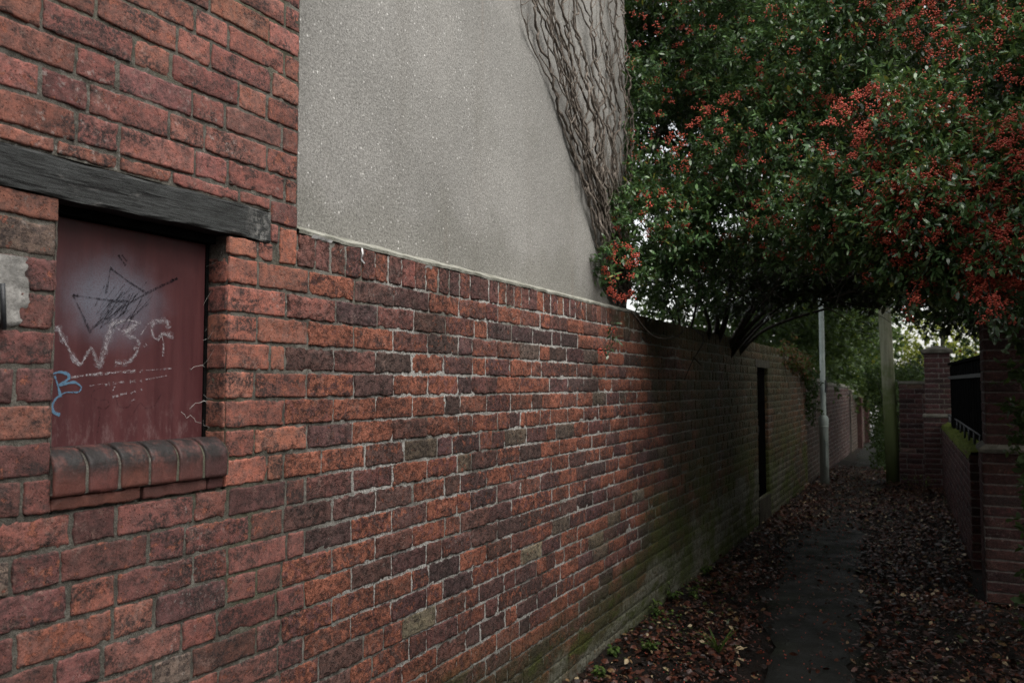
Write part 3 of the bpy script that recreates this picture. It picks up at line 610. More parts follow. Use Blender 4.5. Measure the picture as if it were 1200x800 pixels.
# ================================================================== RENDERED HOUSE
hs = thing('rendered_house', 'tall house gable of grey pebbled cement render rising behind the garden wall', 'house')
mb = MB(); XR = -1.86; YR0, YR1 = YQ+.003, 5.24
mb.hull8([(-7.5, YR0, 0), (XR, YR0, 0), (XR, YR1, 0), (-7.5, YR1, 0), (-7.5, YR0, 6.2), (XR, YR0, 6.2), (XR, YR1, 6.2), (-7.5, YR1, 6.2)], 0)
mb.build('wall', M['render'], hs)
mb = MB(); ym = (YR0+YR1)/2
mb.hull8([(-7.7, YR0-.15, 6.1), (XR+.1, YR0-.15, 6.1), (XR+.1, ym, 7.6), (-7.7, ym, 7.6), (-7.7, YR0-.15, 6.22), (XR+.1, YR0-.15, 6.22), (XR+.1, ym, 7.72), (-7.7, ym, 7.72)])
mb.hull8([(-7.7, ym, 7.6), (XR+.1, ym, 7.6), (XR+.1, YR1+.15, 6.1), (-7.7, YR1+.15, 6.1), (-7.7, ym, 7.72), (XR+.1, ym, 7.72), (XR+.1, YR1+.15, 6.22), (-7.7, YR1+.15, 6.22)])
mb.add([(XR, YR0, 6.2), (XR, YR1, 6.2), (XR, ym, 7.6)], np.array([[0, 1, 2]])); mb.build('roof', M['tile'], hs); rebase(hs, (-4.5, 3.5, 0))
# ================================================================== DEAD CREEPER
cr = thing('dead_creeper', 'bare grey leafless climber stems fanning up the rendered gable', 'climbing plant')
def creep(y, z, ty, tz, r0, r1, wig, step=.03, off=.02):
    P = [np.array([XR+off, y, z])]; d = np.array([ty-y, tz-z]); L = np.hypot(*d); n = max(4, int(L/step)); ph = rng.uniform(0, 9); w1, w2 = 0, 0
    for k in range(1, n+1):
        t = k/n; w1 = .82*w1+rng.normal(0, wig); w2 = .8*w2+rng.normal(0, .004)
        yy = y+d[0]*t**1.25+w1*math.sin(math.pi*min(t*1.2, 1)*.5+.2)+.02*math.sin(t*7+ph); zz_ = z+d[1]*t
        P.append(np.array([XR+max(.004, off+w2), yy, zz_]))
    P = np.array(P); rr = r0+(r1-r0)*np.linspace(0, 1, len(P))
    return P, rr
stems, twigs = [], MB()
_L = np.array([onx(x, y, XR)[1:] for x, y in ((712, 352), (704, 318), (688, 255), (668, 190), (650, 130), (634, 66), (614, 0))])
def lo_(z): return np.interp(z, _L[:, 1], _L[:, 0])-max(0, z-_L[-1, 1])*.65
def hi_(z): return np.interp(z, [2.1, 2.6, 3.5, 4.4], [5.08, 5.20, 5.20, 4.93])
def wav(n, amp, m): return np.convolve(rng.normal(0, amp, n+m), np.ones(m)/m, 'same')[:n]
for k in range(25):
    s0 = (k*.618+.1) % 1; z0 = rng.uniform(2.10, 2.3); zt = rng.uniform(3.0, 4.6) if k % 3 == 0 else rng.uniform(4.4, 5.3); n = int((zt-z0)/.022); z = np.linspace(z0, zt, n)
    s1 = np.clip(s0+rng.normal(0, .34), 0.02, 1); ss = s0+(s1-s0)*np.linspace(0, 1, n)
    y = np.array([lo_(q)+(hi_(q)-lo_(q))*a for q, a in zip(z, ss)])+wav(n, .075, 9)+wav(n, .036, 4); y = np.minimum(y, 5.232)
    if k % 3 == 0: y = y-np.clip(np.linspace(-1.2, 1, n), 0, 1)**2*rng.uniform(.03, .25)
    x = XR+np.clip(rng.uniform(.008, .07)+wav(n, .03, 6), .006, .11)
    stems.append((np.stack([x, y, z], 1), np.linspace(rng.uniform(.0065, .0118), .0032, n)*(1+.12*rng.normal(size=n))))
def fork(p, side, L, r):
    n = max(6, int(L/.018)); t = np.linspace(0, 1, n); y = p[1]+side*L*(.62*np.sin(t*1.5)-.12*t*t)+wav(n, .012, 4)*t; z = p[2]+L*(.25*t+.75*t**1.6)+wav(n, .01, 4)*t
    x = XR+np.clip(p[0]-XR+wav(n, .012, 4)*t+rng.uniform(-.01, .03)*t, .004, .1); return np.stack([x, np.minimum(y, 5.23), z], 1), np.linspace(r, r*.4, n)
for P, R in stems:
    mb = MB(); mb.tube(P, R, 6); mb.build('stem', M['twig'], cr)
    left = P[len(P)//2][1] < lo_(P[len(P)//2][2])+.28
    for _ in range(rng.integers(3, 6)+(4 if left else 0)):
        i = rng.integers(4, len(P)-1); p = P[i]; s_ = -1 if rng.random() < (.8 if left else .5) else 1; L = rng.uniform(.07, .26) if rng.random() < .6 else rng.uniform(.25, .55)
        Q, R2 = fork(p, s_, L, min(R[i], rng.uniform(.003, .0058))); twigs.tube(Q, R2, 5)
        if rng.random() < .55: Q3, R3 = fork(Q[len(Q)//2], s_*(1 if rng.random() < .6 else -1), L*.55, .0026); twigs.tube(Q3, R3, 4)
o = twigs.build('twigs', M['twig'], cr); o['kind'] = 'stuff'
rebase(cr, (XR, 4.95, 2.13))
# ================================================================== FOLIAGE
def unit(v): return v/(np.linalg.norm(v, axis=-1, keepdims=True)+1e-9)
def leaves(mb, base, dirn, nrm, L, Wd, col, bend=.25, mat=0):
    """many six-vertex leaves at once"""
    n = len(base); d = unit(dirn); s = unit(np.cross(d, nrm)); u = np.cross(s, d); L = L[:, None]; Wd = Wd[:, None]/2
    dn = -u*L*bend
    b = [base, base+d*L*.36-s*Wd+dn*.1, base+d*L*.36+s*Wd+dn*.1, base+d*L*.74-s*Wd*.85+dn*.5, base+d*L*.74+s*Wd*.85+dn*.5, base+d*L+dn]
    V = np.stack(b, 1).reshape(-1, 3); k = np.arange(n)[:, None]*6
    mb.add(V, [k+np.array([[0, 2, 1]]), k+np.array([[1, 2, 4, 3]]), k+np.array([[3, 4, 5]])], mat, np.repeat(col, 6, 0))
def leaf_cols(n, a, b, c=None, pc=.03):
    t = rng.random(n)[:, None]**1.4; k = np.array(a)*(1-t)+np.array(b)*t
    if c is not None: m = rng.random(n) < pc; k[m] = np.array(c)
    return np.concatenate([k*rng.uniform(.8, 1.2, (n, 1)), np.ones((n, 1))], 1)
def in_ellipsoid(n, c, r, inner=.35):
    d = unit(rng.normal(size=(n, 3))); q = (inner**3+(1-inner**3)*rng.random(n))**(1/3); q = q[:, None]
    return c+d*q*r, d
def sprigs(mb, tw, c, out, per, Ls, Lw, ca, cb, cc=None, pc=.03, droop=.25, tl=(.08, .17), bend=.25):
    n = len(c); ax = unit(out+rng.normal(0, .65, (n, 3))+np.array([0, 0, -droop])); ln = rng.uniform(*tl, n)
    if tw is not None:
        for k in range(0, n, 3): tw.tube([c[k], c[k]+ax[k]*ln[k]*.5, c[k]+ax[k]*ln[k]*.95+np.array([0, 0, -.01])], .0012, 3, cap=False)
    t = rng.random((n, per)); b = c[:, None]+ax[:, None]*(t*ln[:, None])[..., None]
    b = b.reshape(-1, 3)+rng.normal(0, .004, (n*per, 3)); A = np.repeat(ax, per, 0)
    d = unit(A*.6+rng.normal(0, .75, (n*per, 3))+np.array([0, 0, .08])); nr = unit(np.array([0, 0, 1.1])+rng.normal(0, .55, (n*per, 3))+A*.3)
    m = n*per; L = rng.uniform(*Ls, m); leaves(mb, b, d, nr, L, L*rng.uniform(*Lw, m), leaf_cols(m, ca, cb, cc, pc), bend)
def spline(pts, n=24):
    P = np.array(pts, float); t = np.arange(len(P)); tt = np.linspace(0, len(P)-1, n); Q = np.stack([np.interp(tt, t, P[:, c]) for c in range(3)], 1)
    for _ in range(max(2, n//len(P))): Q[1:-1] = (Q[:-2]+2*Q[1:-1]+Q[2:])/4
    return Q
# ---- icosahedron berry
ph = (1+5**.5)/2; ICO = unit(np.array([(-1, ph, 0), (1, ph, 0), (-1, -ph, 0), (1, -ph, 0), (0, -1, ph), (0, 1, ph), (0, -1, -ph), (0, 1, -ph), (ph, 0, -1), (ph, 0, 1), (-ph, 0, -1), (-ph, 0, 1)], float))
ICF = np.array([(0, 11, 5), (0, 5, 1), (0, 1, 7), (0, 7, 10), (0, 10, 11), (1, 5, 9), (5, 11, 4), (11, 10, 2), (10, 7, 6), (7, 1, 8), (3, 9, 4), (3, 4, 2), (3, 2, 6), (3, 6, 8), (3, 8, 9), (4, 9, 5), (2, 4, 11), (6, 2, 10), (8, 6, 7), (9, 8, 1)])
def berries(mb, P, r):
    n = len(P); V = (P[:, None]+ICO[None]*np.asarray(r)[:, None, None]).reshape(-1, 3); f = (np.arange(n)[:, None, None]*12+ICF[None]).reshape(-1, 3)
    t = rng.random((n, 1)); c = np.array([.36, .042, .030])*(1-t)+np.array([.62, .13, .075])*t; mb.add(V, f, 0, np.repeat(np.concatenate([c, np.ones((n, 1))], 1), 12, 0), True)
bush = thing('berry_bush', 'large evergreen firethorn arching over the alley, loaded with red berries', 'bush')
right, fwd = np.array([math.cos(TH), math.sin(TH), 0]), np.array([-math.sin(TH), math.cos(TH), 0])
# (seen x, y, depth, radii across/along/up, sprigs, clusters, lit tone)
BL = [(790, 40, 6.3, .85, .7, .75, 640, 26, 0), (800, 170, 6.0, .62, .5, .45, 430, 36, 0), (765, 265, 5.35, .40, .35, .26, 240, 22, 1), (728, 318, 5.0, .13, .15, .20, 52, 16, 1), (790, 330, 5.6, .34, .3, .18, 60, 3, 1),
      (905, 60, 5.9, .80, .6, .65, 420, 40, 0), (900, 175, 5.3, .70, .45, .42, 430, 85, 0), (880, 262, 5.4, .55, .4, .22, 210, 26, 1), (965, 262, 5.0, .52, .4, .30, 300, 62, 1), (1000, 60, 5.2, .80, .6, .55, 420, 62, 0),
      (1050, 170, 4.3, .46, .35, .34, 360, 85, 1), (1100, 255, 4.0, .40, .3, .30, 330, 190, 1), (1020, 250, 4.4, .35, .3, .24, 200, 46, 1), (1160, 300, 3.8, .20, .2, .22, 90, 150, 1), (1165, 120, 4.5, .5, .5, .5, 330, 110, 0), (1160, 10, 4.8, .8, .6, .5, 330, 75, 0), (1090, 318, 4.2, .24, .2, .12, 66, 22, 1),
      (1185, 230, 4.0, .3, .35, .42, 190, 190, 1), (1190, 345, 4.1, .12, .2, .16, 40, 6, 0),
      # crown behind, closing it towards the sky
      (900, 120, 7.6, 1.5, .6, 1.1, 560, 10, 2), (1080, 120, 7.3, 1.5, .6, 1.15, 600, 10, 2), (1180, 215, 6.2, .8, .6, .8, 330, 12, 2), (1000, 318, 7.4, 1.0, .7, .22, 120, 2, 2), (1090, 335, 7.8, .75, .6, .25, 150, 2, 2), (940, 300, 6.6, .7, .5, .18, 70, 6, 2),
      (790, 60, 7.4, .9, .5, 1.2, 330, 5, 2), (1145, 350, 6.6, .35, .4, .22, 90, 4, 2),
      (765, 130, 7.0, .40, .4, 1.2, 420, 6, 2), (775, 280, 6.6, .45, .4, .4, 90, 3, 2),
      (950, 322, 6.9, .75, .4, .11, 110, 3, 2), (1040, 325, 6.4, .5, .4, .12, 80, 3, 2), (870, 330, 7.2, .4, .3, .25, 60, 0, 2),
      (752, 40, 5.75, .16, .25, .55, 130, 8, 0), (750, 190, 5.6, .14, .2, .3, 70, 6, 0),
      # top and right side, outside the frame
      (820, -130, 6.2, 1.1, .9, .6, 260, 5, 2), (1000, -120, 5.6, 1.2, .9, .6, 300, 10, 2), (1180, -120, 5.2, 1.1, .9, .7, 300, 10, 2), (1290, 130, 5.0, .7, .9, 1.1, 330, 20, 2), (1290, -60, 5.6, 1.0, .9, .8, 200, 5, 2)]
fo, tw = MB(), MB(); clusters = []
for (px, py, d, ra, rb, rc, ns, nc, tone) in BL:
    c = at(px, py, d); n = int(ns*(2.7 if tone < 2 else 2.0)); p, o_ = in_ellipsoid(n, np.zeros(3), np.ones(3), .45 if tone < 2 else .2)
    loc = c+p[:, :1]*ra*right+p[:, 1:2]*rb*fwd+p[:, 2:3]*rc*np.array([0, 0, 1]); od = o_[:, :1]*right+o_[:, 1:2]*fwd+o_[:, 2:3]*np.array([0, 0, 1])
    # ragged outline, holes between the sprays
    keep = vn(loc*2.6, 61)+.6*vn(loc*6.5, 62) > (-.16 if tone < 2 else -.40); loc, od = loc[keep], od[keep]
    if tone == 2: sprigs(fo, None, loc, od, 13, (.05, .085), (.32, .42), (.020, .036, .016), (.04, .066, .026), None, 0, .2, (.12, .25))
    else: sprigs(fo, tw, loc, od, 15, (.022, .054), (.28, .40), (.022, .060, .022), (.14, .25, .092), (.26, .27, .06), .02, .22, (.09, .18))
    m = int(nc*2.2); p, o_ = in_ellipsoid(m, np.zeros(3), np.ones(3), .82); o_[:, 1] = -np.abs(o_[:, 1])*.8+o_[:, 1]*.2; p[:, 1] = -np.abs(p[:, 1])
    for k in range(m): clusters.append((c+p[k, 0]*ra*right+p[k, 1]*rb*fwd+p[k, 2]*rc*np.array([0, 0, 1]), tone))
# long hanging sprays of berries
def spray(px0, py0, px1, py1, d, n):
    a, b = at(px0, py0, d), at(px1, py1, d-.12)
    tw.tube(spline([a, (a+b)/2+np.array([0, 0, .03]), b], 8), .003, 4)
    for t in np.linspace(0, 1, n): clusters.append((a+(b-a)*t+rng.normal(0, .03, 3), 3))
    sprigs(fo, tw, a+(b-a)*rng.random((max(4, n//2), 1))+rng.normal(0, .02, (max(4, n//2), 3)), np.tile(unit(b-a), (max(4, n//2), 1)), 10, (.03, .05), (.28, .38), (.022, .046, .022), (.058, .100, .044))
for s_ in [(1100, 305, 1060, 358, 3.9, 15), (1150, 280, 1165, 375, 3.7, 30), (1130, 270, 1175, 365, 3.8, 24), (1040, 130, 1010, 240, 4.1, 26), (1080, 110, 1130, 180, 4.2, 22), (1020, 5, 1000, 45, 4.9, 13), (1050, 0, 1045, 40, 4.8, 13), (1090, -5, 1100, 25, 4.8, 11), (1110, 200, 1150, 250, 3.9, 20), (1060, 230, 1090, 290, 3.9, 18), (1000, 270, 1020, 315, 4.3, 9), (955, 300, 965, 318, 4.8, 5), (865, 165, 880, 195, 5.0, 6), (720, 385, 714, 402, 4.75, 3), (1180, 150, 1195, 260, 4.0, 22), (880, 110, 925, 130, 5.2, 10), (1120, 120, 1150, 205, 4.1, 24), (1080, 200, 1075, 270, 3.9, 20), (1165, 200, 1150, 285, 3.8, 26), (1190, 270, 1178, 345, 3.8, 22), (1010, 150, 1030, 215, 4.2, 16), (1130, 330, 1150, 352, 3.8, 12), (1070, 20, 1085, 60, 4.8, 12), (960, 190, 985, 235, 4.8, 10)]: spray(*s_)
campos = C0
clusters.sort(key=lambda t: np.linalg.norm(t[0]-campos)+(0 if t[1] in (1, 3) else .4))
rest = MB()
for k, (p, tone) in enumerate(clusters):
    n = int(rng.integers(9, 22)) if tone in (1, 3) else int(rng.integers(6, 15)); q = np.clip(rng.normal(0, 1, (n, 3)), -1.5, 1.5)*np.array([.0155, .0155, .012]); q[:, 2] += -np.abs(q[:, 0])*.3
    P = p+q; r = rng.uniform(.0040, .0054, n)
    if k < 96: mb = MB(); berries(mb, P, r); mb.build('berry_cluster', M['berry'], bush)
    else: berries(rest, P, r)
rest.build('berries', M['berry'], bush)['kind'] = 'stuff'
fo.build('foliage', M['leaf'], bush)['kind'] = 'stuff'
# limbs
limbs = MB()
def limb(pts, r0, r1, n=26, side=6): limbs.tube(spline(pts, n)+0*rng.normal(0, .003, (n, 3)), np.linspace(r0, r1, n)**1., side)
root = [np.array([-2.25, 8.1, 1.2]), np.array([-2.2, 7.6, 1.3]), np.array([-2.3, 8.6, 1.2]), np.array([-2.1, 6.7, 1.4])]
for a, path, r in [(0, [(868, 392, 8.0), (905, 355, 7.6), (965, 330, 7.2), (1040, 322, 6.8), (1110, 315, 6.2)], .05), (0, [(862, 392, 8), (890, 340, 7.3), (950, 300, 6.6), (1020, 270, 5.6), (1080, 240, 4.8)], .05), (1, [(850, 388, 7.6), (855, 330, 7.0), (880, 260, 6.4), (920, 170, 6.0), (980, 80, 5.6)], .055),
                   (1, [(845, 388, 7.6), (835, 330, 7.1), (830, 240, 6.6), (850, 120, 6.4), (870, 0, 6.2)], .05), (2, [(880, 392, 8.3), (930, 372, 8.0), (990, 356, 7.9), (1060, 352, 8.0), (1120, 350, 8.0)], .035), (1, [(838, 388, 7.2), (815, 340, 6.6), (790, 280, 6.1), (770, 180, 6.0), (770, 60, 6.2)], .035),
                   (3, [(800, 380, 6.6), (785, 330, 6.2), (765, 280, 5.7), (745, 250, 5.4)], .022), (3, [(812, 382, 6.7), (820, 330, 6.5), (815, 270, 6.1), (800, 200, 5.9)], .024), (3, [(795, 380, 6.5), (770, 345, 6.1), (755, 320, 5.7), (735, 305, 5.2)], .016), (1, [(842, 386, 7.5), (800, 330, 7.), (780, 300, 6.6), (760, 240, 6.3)], .024),
                   (0, [(872, 392, 8.0), (930, 345, 7.0), (1000, 325, 6.0), (1060, 300, 5.0), (1110, 270, 4.3), (1150, 290, 3.9)], .035), (0, [(865, 390, 8.), (905, 330, 7.5), (960, 240, 7), (1050, 150, 6.2), (1120, 90, 5.4)], .05), (2, [(876, 394, 8.3), (915, 362, 8.2), (955, 345, 8.2), (1010, 338, 8.4), (1080, 340, 8.6)], .03)]:
    limb([root[a]]+[at(*p) for p in path], r*.62, r*.13)
for _ in range(330):                                  # thin bare shoots inside the arch
    px, py = rng.uniform(760, 1060), rng.uniform(270, 360); d = rng.uniform(5.6, 8.0); a = at(px, py, d); b = at(px+rng.uniform(-60, 80), py+rng.uniform(-70, 35), d+rng.uniform(-.4, .4)); limbs.tube(spline([a, (a+b)/2+rng.normal(0, .05, 3), b], 8), np.linspace(.005, .0015, 8), 4)
for pts in [[(800, 378, 6.2), (830, 395, 5.95), (812, 420, 5.9), (802, 445, 5.88)], [(812, 418, 5.9), (822, 428, 5.9)], [(740, 365, 5.0), (765, 398, 5.2), (795, 396, 5.6), (806, 380, 5.9)], [(930, 140, 5.2), (955, 175, 5.0), (990, 175, 4.5)], [(960, 182, 4.6), (1000, 172, 4.2)], [(855, 200, 5.1), (868, 225, 5.0), (878, 258, 5.0)]]:
    limbs.tube(spline([at(*p) for p in pts], 14), np.linspace(.007, .0025, 14), 5)
limbs.build('branches', M['bark'], bush)
tw.build('twigs', M['bark'], bush)['kind'] = 'stuff'
rebase(bush, (-2.25, 8.0, 0))
# ------------------------------------------------------------------ background trees
def tree(name, label, base, h, blobs, ns, per, Ls, ca, cb, tr=.12, cc=None, pc=.02, group=None, cat='tree', mat='leaf_soft', lean=(0, 0)):
    t = thing(name, label, cat, group); base = np.array(base, float)
    mb = MB(); top = base+np.array([lean[0], lean[1], h]); P = spline([base-np.array([0, 0, .1]), base+(top-base)*.4+rng.normal(0, .05, 3), top], 14); mb.tube(P, np.linspace(tr, tr*.35, 14), 8)
    f = MB()
    for (dx, dy, dz, rx, ry, rz) in blobs:
        c = base+np.array([dx, dy, dz]); s0 = P[rng.integers(6, 13)]; mb.tube(spline([s0, (s0+c)/2+rng.normal(0, .12, 3), c], 9), np.linspace(tr*.4, .012, 9), 5)
        p, o_ = in_ellipsoid(int(ns*rx*ry*rz**.5), c, np.array([rx, ry, rz]), .35); kp = vn(p*2.0/max(rx, .6), 71)+.7*vn(p*4, 72) > -.3; p, o_ = p[kp], o_[kp]
        sprigs(f, None, p, o_, per, Ls, (.42, .6), ca, cb, cc, pc, .25, (.15, .4))
    mb.build('trunk', M['bark'], t); f.build('crown', M[mat], t)['kind'] = 'stuff'
    rebase(t, base); return t
DG, MG, YG, LG = ((.026, .050, .018), (.075, .125, .040)), ((.045, .08, .022), (.11, .17, .045)), ((.13, .17, .03), (.32, .34, .07)), ((.06, .11, .026), (.15, .23, .055))
grp = 'trees around the alley'
tree('leafy_tree', 'dark leafy tree spilling over the left wall just past the lamp post', (-3.0, 16.2, 0), 3.6, [(0, 0, 3.4, 1.5, 1.6, 1.3), (1.1, .8, 2.9, .9, 1.3, .75), (.3, 2.2, 3.2, 1.2, 1.2, 1.2), (-.6, -1.6, 3.1, 1.2, 1.2, 1.), (.7, .6, 2.1, .9, 1.6, .7), (.6, 4., 2.3, .9, 1.6, .9)], 250, 13, (.07, .12), *DG, .12, group=grp)
tree('leafy_tree', 'broad dark tree hanging low over the far end of the left wall', (-3.2, 22.5, 0), 4.6, [(0, 0, 4.2, 2., 2., 1.8), (1.3, 0, 3.0, 1.2, 2., 1.1), (.8, 3, 3.2, 1.4, 1.5, 1.3), (.2, -2.2, 3.6, 1.3, 1.3, 1.2), (1.3, .5, 2.0, .8, 2.4, .8), (1.2, 4, 2., .9, 2., .8)], 170, 13, (.09, .15), *DG, .16, (.2, .22, .04), .05, group=grp)
tree('dark_tree', 'tree with a thick black trunk closing the far end of the alley', (-1.35, 29.0, 0), 5.5, [(-1.2, 0, 4.6, 1.8, 2., 1.6), (-1.6, .5, 3.6, 1.2, 1.2, 1.), (-1.4, 0, 6.4, 2.2, 2., 1.6), (-.8, 0, 3.0, 1.4, 1.2, .8)], 130, 13, (.10, .16), *DG, .27, group=grp)
tree('pale_tree', 'sunlit yellow green tree far beyond the telegraph pole', (.5, 42, 0), 4.4, [(0, 0, 3.6, 2.2, 2., 1.5), (-2.2, .5, 2.8, 1.5, 1.5, 1.3), (2.4, 0, 2.6, 1.8, 1.5, 1.5)], 90, 12, (.12, .2), *YG, .2, group=grp)
tree('pale_tree', 'light green tree seen through the arch behind the lamp post', (-5.6, 14.5, 0), 2.8, [(.6, 0, 2.7, 1.1, 1.3, .62), (1.6, 1.5, 2.3, .8, 1.0, .6), (-.3, -1, 2.5, 1., 1., .6)], 190, 12, (.06, .10), *LG, .1, group=grp)
tree('garden_shrub', 'dark glossy shrub rising above the short brick stub wall', (.55, 17.0, 0), 1.8, [(0, 0, 1.5, 1.0, .9, .9), (-.55, .3, 1.2, .6, .6, .9), (.8, .2, 1.9, .8, .7, .8)], 420, 13, (.05, .08), (.02, .042, .022), (.04, .075, .04), .07, (.3, .05, .02), .01, cat='shrub')
tree('garden_tree', 'small leaved tree behind the right hand gate piers', (2.0, 15.5, 0), 3.4, [(0, 0, 3.2, 1.3, 1.2, 1.0), (-1.85, -.2, 2.75, .55, .7, .5), (.9, -2.0, 3.4, 1.2, 1.2, 1.1), (-.6, .8, 3.6, .9, .9, .8)], 240, 12, (.05, .085), *DG, .1, group=grp)
tree('garden_tree', 'wide garden tree added behind the black fence to block light', (3.2, 9.5, 0), 4.2, [(0, 0, 3.8, 1.7, 1.8, 1.6), (-1.2, -.8, 3.6, 1.1, 1.2, 1.1), (0, -2., 3.4, 1.3, 1.2, 1.3)], 110, 12, (.07, .12), *DG, .14, group=grp)  # mostly out of frame, added to cut light from the right
tree('leafy_tree', 'thin mid green tree glimpsed through the bush beside the house', (-5.0, 10.5, 0), 3.4, [(0, 0, 2.7, 1.0, 1.0, .8), (.6, -1.6, 3.2, .9, .9, .9), (-1.4, .2, 3.2, 1., 1., .8)], 110, 11, (.07, .11), *MG, .1, group=grp)
tree('light_block_tree', 'tall dense tree added over the alley beyond the berry bush to block light', (3.4, 13.0, 0), 6.5, [(-2.2, -1.5, 6.2, 2.2, 2.4, .9), (-4.6, -1.0, 6.6, 2.2, 2.4, .9), (-2.4, 2.6, 6.3, 2.2, 2.4, 1.), (-4.6, 3.4, 6.8, 2.2, 2.6, 1.), (0, 0, 6.6, 2.4, 2.6, 1.5), (.6, -4.0, 6.0, 2.0, 2.2, 1.6), (-1.6, 5.0, 6.6, 2.0, 1.6, 1.1)], 130, 13, (.18, .28), *DG, .24, group=grp)  # hidden canopy added to keep sky light off the alley
# trailing plants on walls
def trailer(name, label, pts, n, ca, cb, cc, pc, cat='climbing plant', Ls=(.03, .055), per=9, sp=.10):
    t = thing(name, label, cat); mb, f = MB(), MB(); P = np.array(pts, float)
    for _ in range(max(6, n//14)):
        mb = MB(); a = P[rng.integers(len(P))]+rng.normal(0, sp, 3)*np.array([.4, 1, .4]); b = a+np.array([rng.uniform(.01, .10), rng.uniform(-.2, .2), -rng.uniform(.1, .5)]); mb.tube(spline([a+np.array([-.1, 0, -.02]), a+np.array([.03, 0, .05]), b], 9), np.linspace(.004, .0015, 9), 4); mb.build('stem', M['bark'], t)
    c = P[rng.integers(0, len(P), n)]+rng.normal(0, sp, (n, 3))*np.array([.55, 1.2, .9]); sprigs(f, None, c, np.tile([.6, 0, -.5], (n, 1)), per, Ls, (.5, .75), ca, cb, cc, pc, .5, (.06, .16))
    f.build('leaves', M['leaf_soft'], t)['kind'] = 'stuff'; rebase(t, P[0]); return t
trailer('trailing_plant', 'russet and green trailing plant on the broken wall top past the dark doorway', [(-1.78, 11.3, 2.08), (-1.74, 11.8, 2.02), (-1.72, 12.3, 1.95), (-1.72, 12.8, 1.85)], 150, (.06, .045, .02), (.17, .07, .035), (.06, .10, .03), .45)
trailer('ivy', 'dark ivy clump hanging down the wall beside the lamp post', [(-1.73, 12.9, 1.8), (-1.72, 13.2, 1.7), (-1.72, 13.3, 1.45), (-1.72, 13.35, 1.2), (-1.72, 13.5, 1.65)], 130, (.025, .045, .02), (.06, .10, .04), None, 0)
trailer('ivy', 'pale leafy tuft overhanging the farthest wall section', [(-1.7, 21.5, 1.45), (-1.65, 23.2, 1.42), (-1.6, 24.5, 1.3), (-1.6, 25.4, 1.2), (-1.62, 26.2, 1.0)], 120, (.05, .08, .03), (.13, .18, .06), None, 0, sp=.22, Ls=(.06, .1))
# ================================================================== FURTHER LEFT WALLS
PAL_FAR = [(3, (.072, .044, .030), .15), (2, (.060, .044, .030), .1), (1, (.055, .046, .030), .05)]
def plain_wall(name, label, y0, y1, h0, h1, x, pal, sp=.06, buttress=()):
    t = thing(name, label, 'wall'); mb = MB(); zs = np.arange(0, max(h0, h1)+.05, .08); b = []
    rows_fill(b, y0, y1, list(zs), pal, lambda u, v: sp, .35, False, 1.)
    b = [q for q in b if q['v1'] < h0+(h1-h0)*((q['u0']+q['u1'])/2-y0)/(y1-y0)]
    brick_panel(mb, b, (x, 0, 0), UY, VZ, WX, 0)
    mb.hull8([(x-.22, y0, 0), (x-.004, y0, 0), (x-.004, y1, 0), (x-.22, y1, 0), (x-.22, y0, h0-.01), (x-.004, y0, h0-.01), (x-.004, y1, h1-.01), (x-.22, y1, h1-.01)], 1)
    mb.build('wall', [M['brick_pier'], M['mortar_pier']], t)
    mb = MB(); m = 24
    ys = np.linspace(y0, y1, m); V = []
    for y in ys:
        h = h0+(h1-h0)*(y-y0)/(y1-y0); j = rng.normal(0, .008); V += [(x-.24, y, h-.005), (x+.02, y, h-.005), (x+.018, y, h+.045+j), (x-.1, y, h+.07+j), (x-.24, y, h+.045)]
    i, j = np.meshgrid(np.arange(m-1), np.arange(5), indexing='ij'); j2 = (j+1) % 5
    mb.add(V, [np.stack([i*5+j, (i+1)*5+j, (i+1)*5+j2, i*5+j2], -1).reshape(-1, 4), np.arange(5)[None], (np.arange(5)+(m-1)*5)[None, ::-1]], 0); mb.build('coping', M['slab'], t)
    for y in buttress:
        mb = MB(); h = h0+(h1-h0)*(y-y0)/(y1-y0); mb.box((x+.001, y-.16, 0), (x+.11, y+.16, h-.12), 0, (.09, .042, .036, .2)); mb.hull8([(x+.001, y-.16, h-.12), (x+.11, y-.16, h-.12), (x+.11, y+.16, h-.12), (x+.001, y+.16, h-.12), (x+.001, y-.16, h), (x+.012, y-.16, h), (x+.012, y+.16, h), (x+.001, y+.16, h)], 0, (.09, .042, .036, .2)); mb.build('buttress', [M['brick_pier']], t)
    rebase(t, (x, (y0+y1)/2, 0)); return t
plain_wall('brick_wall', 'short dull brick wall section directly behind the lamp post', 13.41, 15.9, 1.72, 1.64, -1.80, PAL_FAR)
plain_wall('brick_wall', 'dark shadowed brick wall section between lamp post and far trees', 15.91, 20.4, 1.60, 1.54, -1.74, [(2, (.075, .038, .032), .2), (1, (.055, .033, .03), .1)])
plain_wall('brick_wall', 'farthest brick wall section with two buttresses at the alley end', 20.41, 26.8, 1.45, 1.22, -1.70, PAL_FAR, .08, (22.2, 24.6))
# ================================================================== LAMP POST, TELEGRAPH POLE
lx, ly = -1.56, 13.75
lp = thing('lamp_post', 'slim grey green steel lamp post standing against the left wall', 'lamp post')
def lathe(prof, c, sides=20):
    a = np.arange(sides)*2*math.pi/sides; V = np.array([(c[0]+r*math.cos(t), c[1]+r*math.sin(t), c[2]+z) for r, z in prof for t in a]); n = len(prof)
    i, j = np.meshgrid(np.arange(n-1), np.arange(sides), indexing='ij'); k = (j+1) % sides
    return V, np.stack([i*sides+j, i*sides+k, (i+1)*sides+k, (i+1)*sides+j], -1).reshape(-1, 4)
mb = MB(); mb.add(*lathe([(.0, -.02), (.069, -.02), (.069, .93), (.076, .935), (.076, .945), (.070, .95), (.076, .955), (.076, 1.06), (.070, 1.085), (.043, 1.115), (.0, 1.12)], (lx, ly, 0)), 0, None, True); bs = mb.build('base_sleeve', M['galv'], lp)
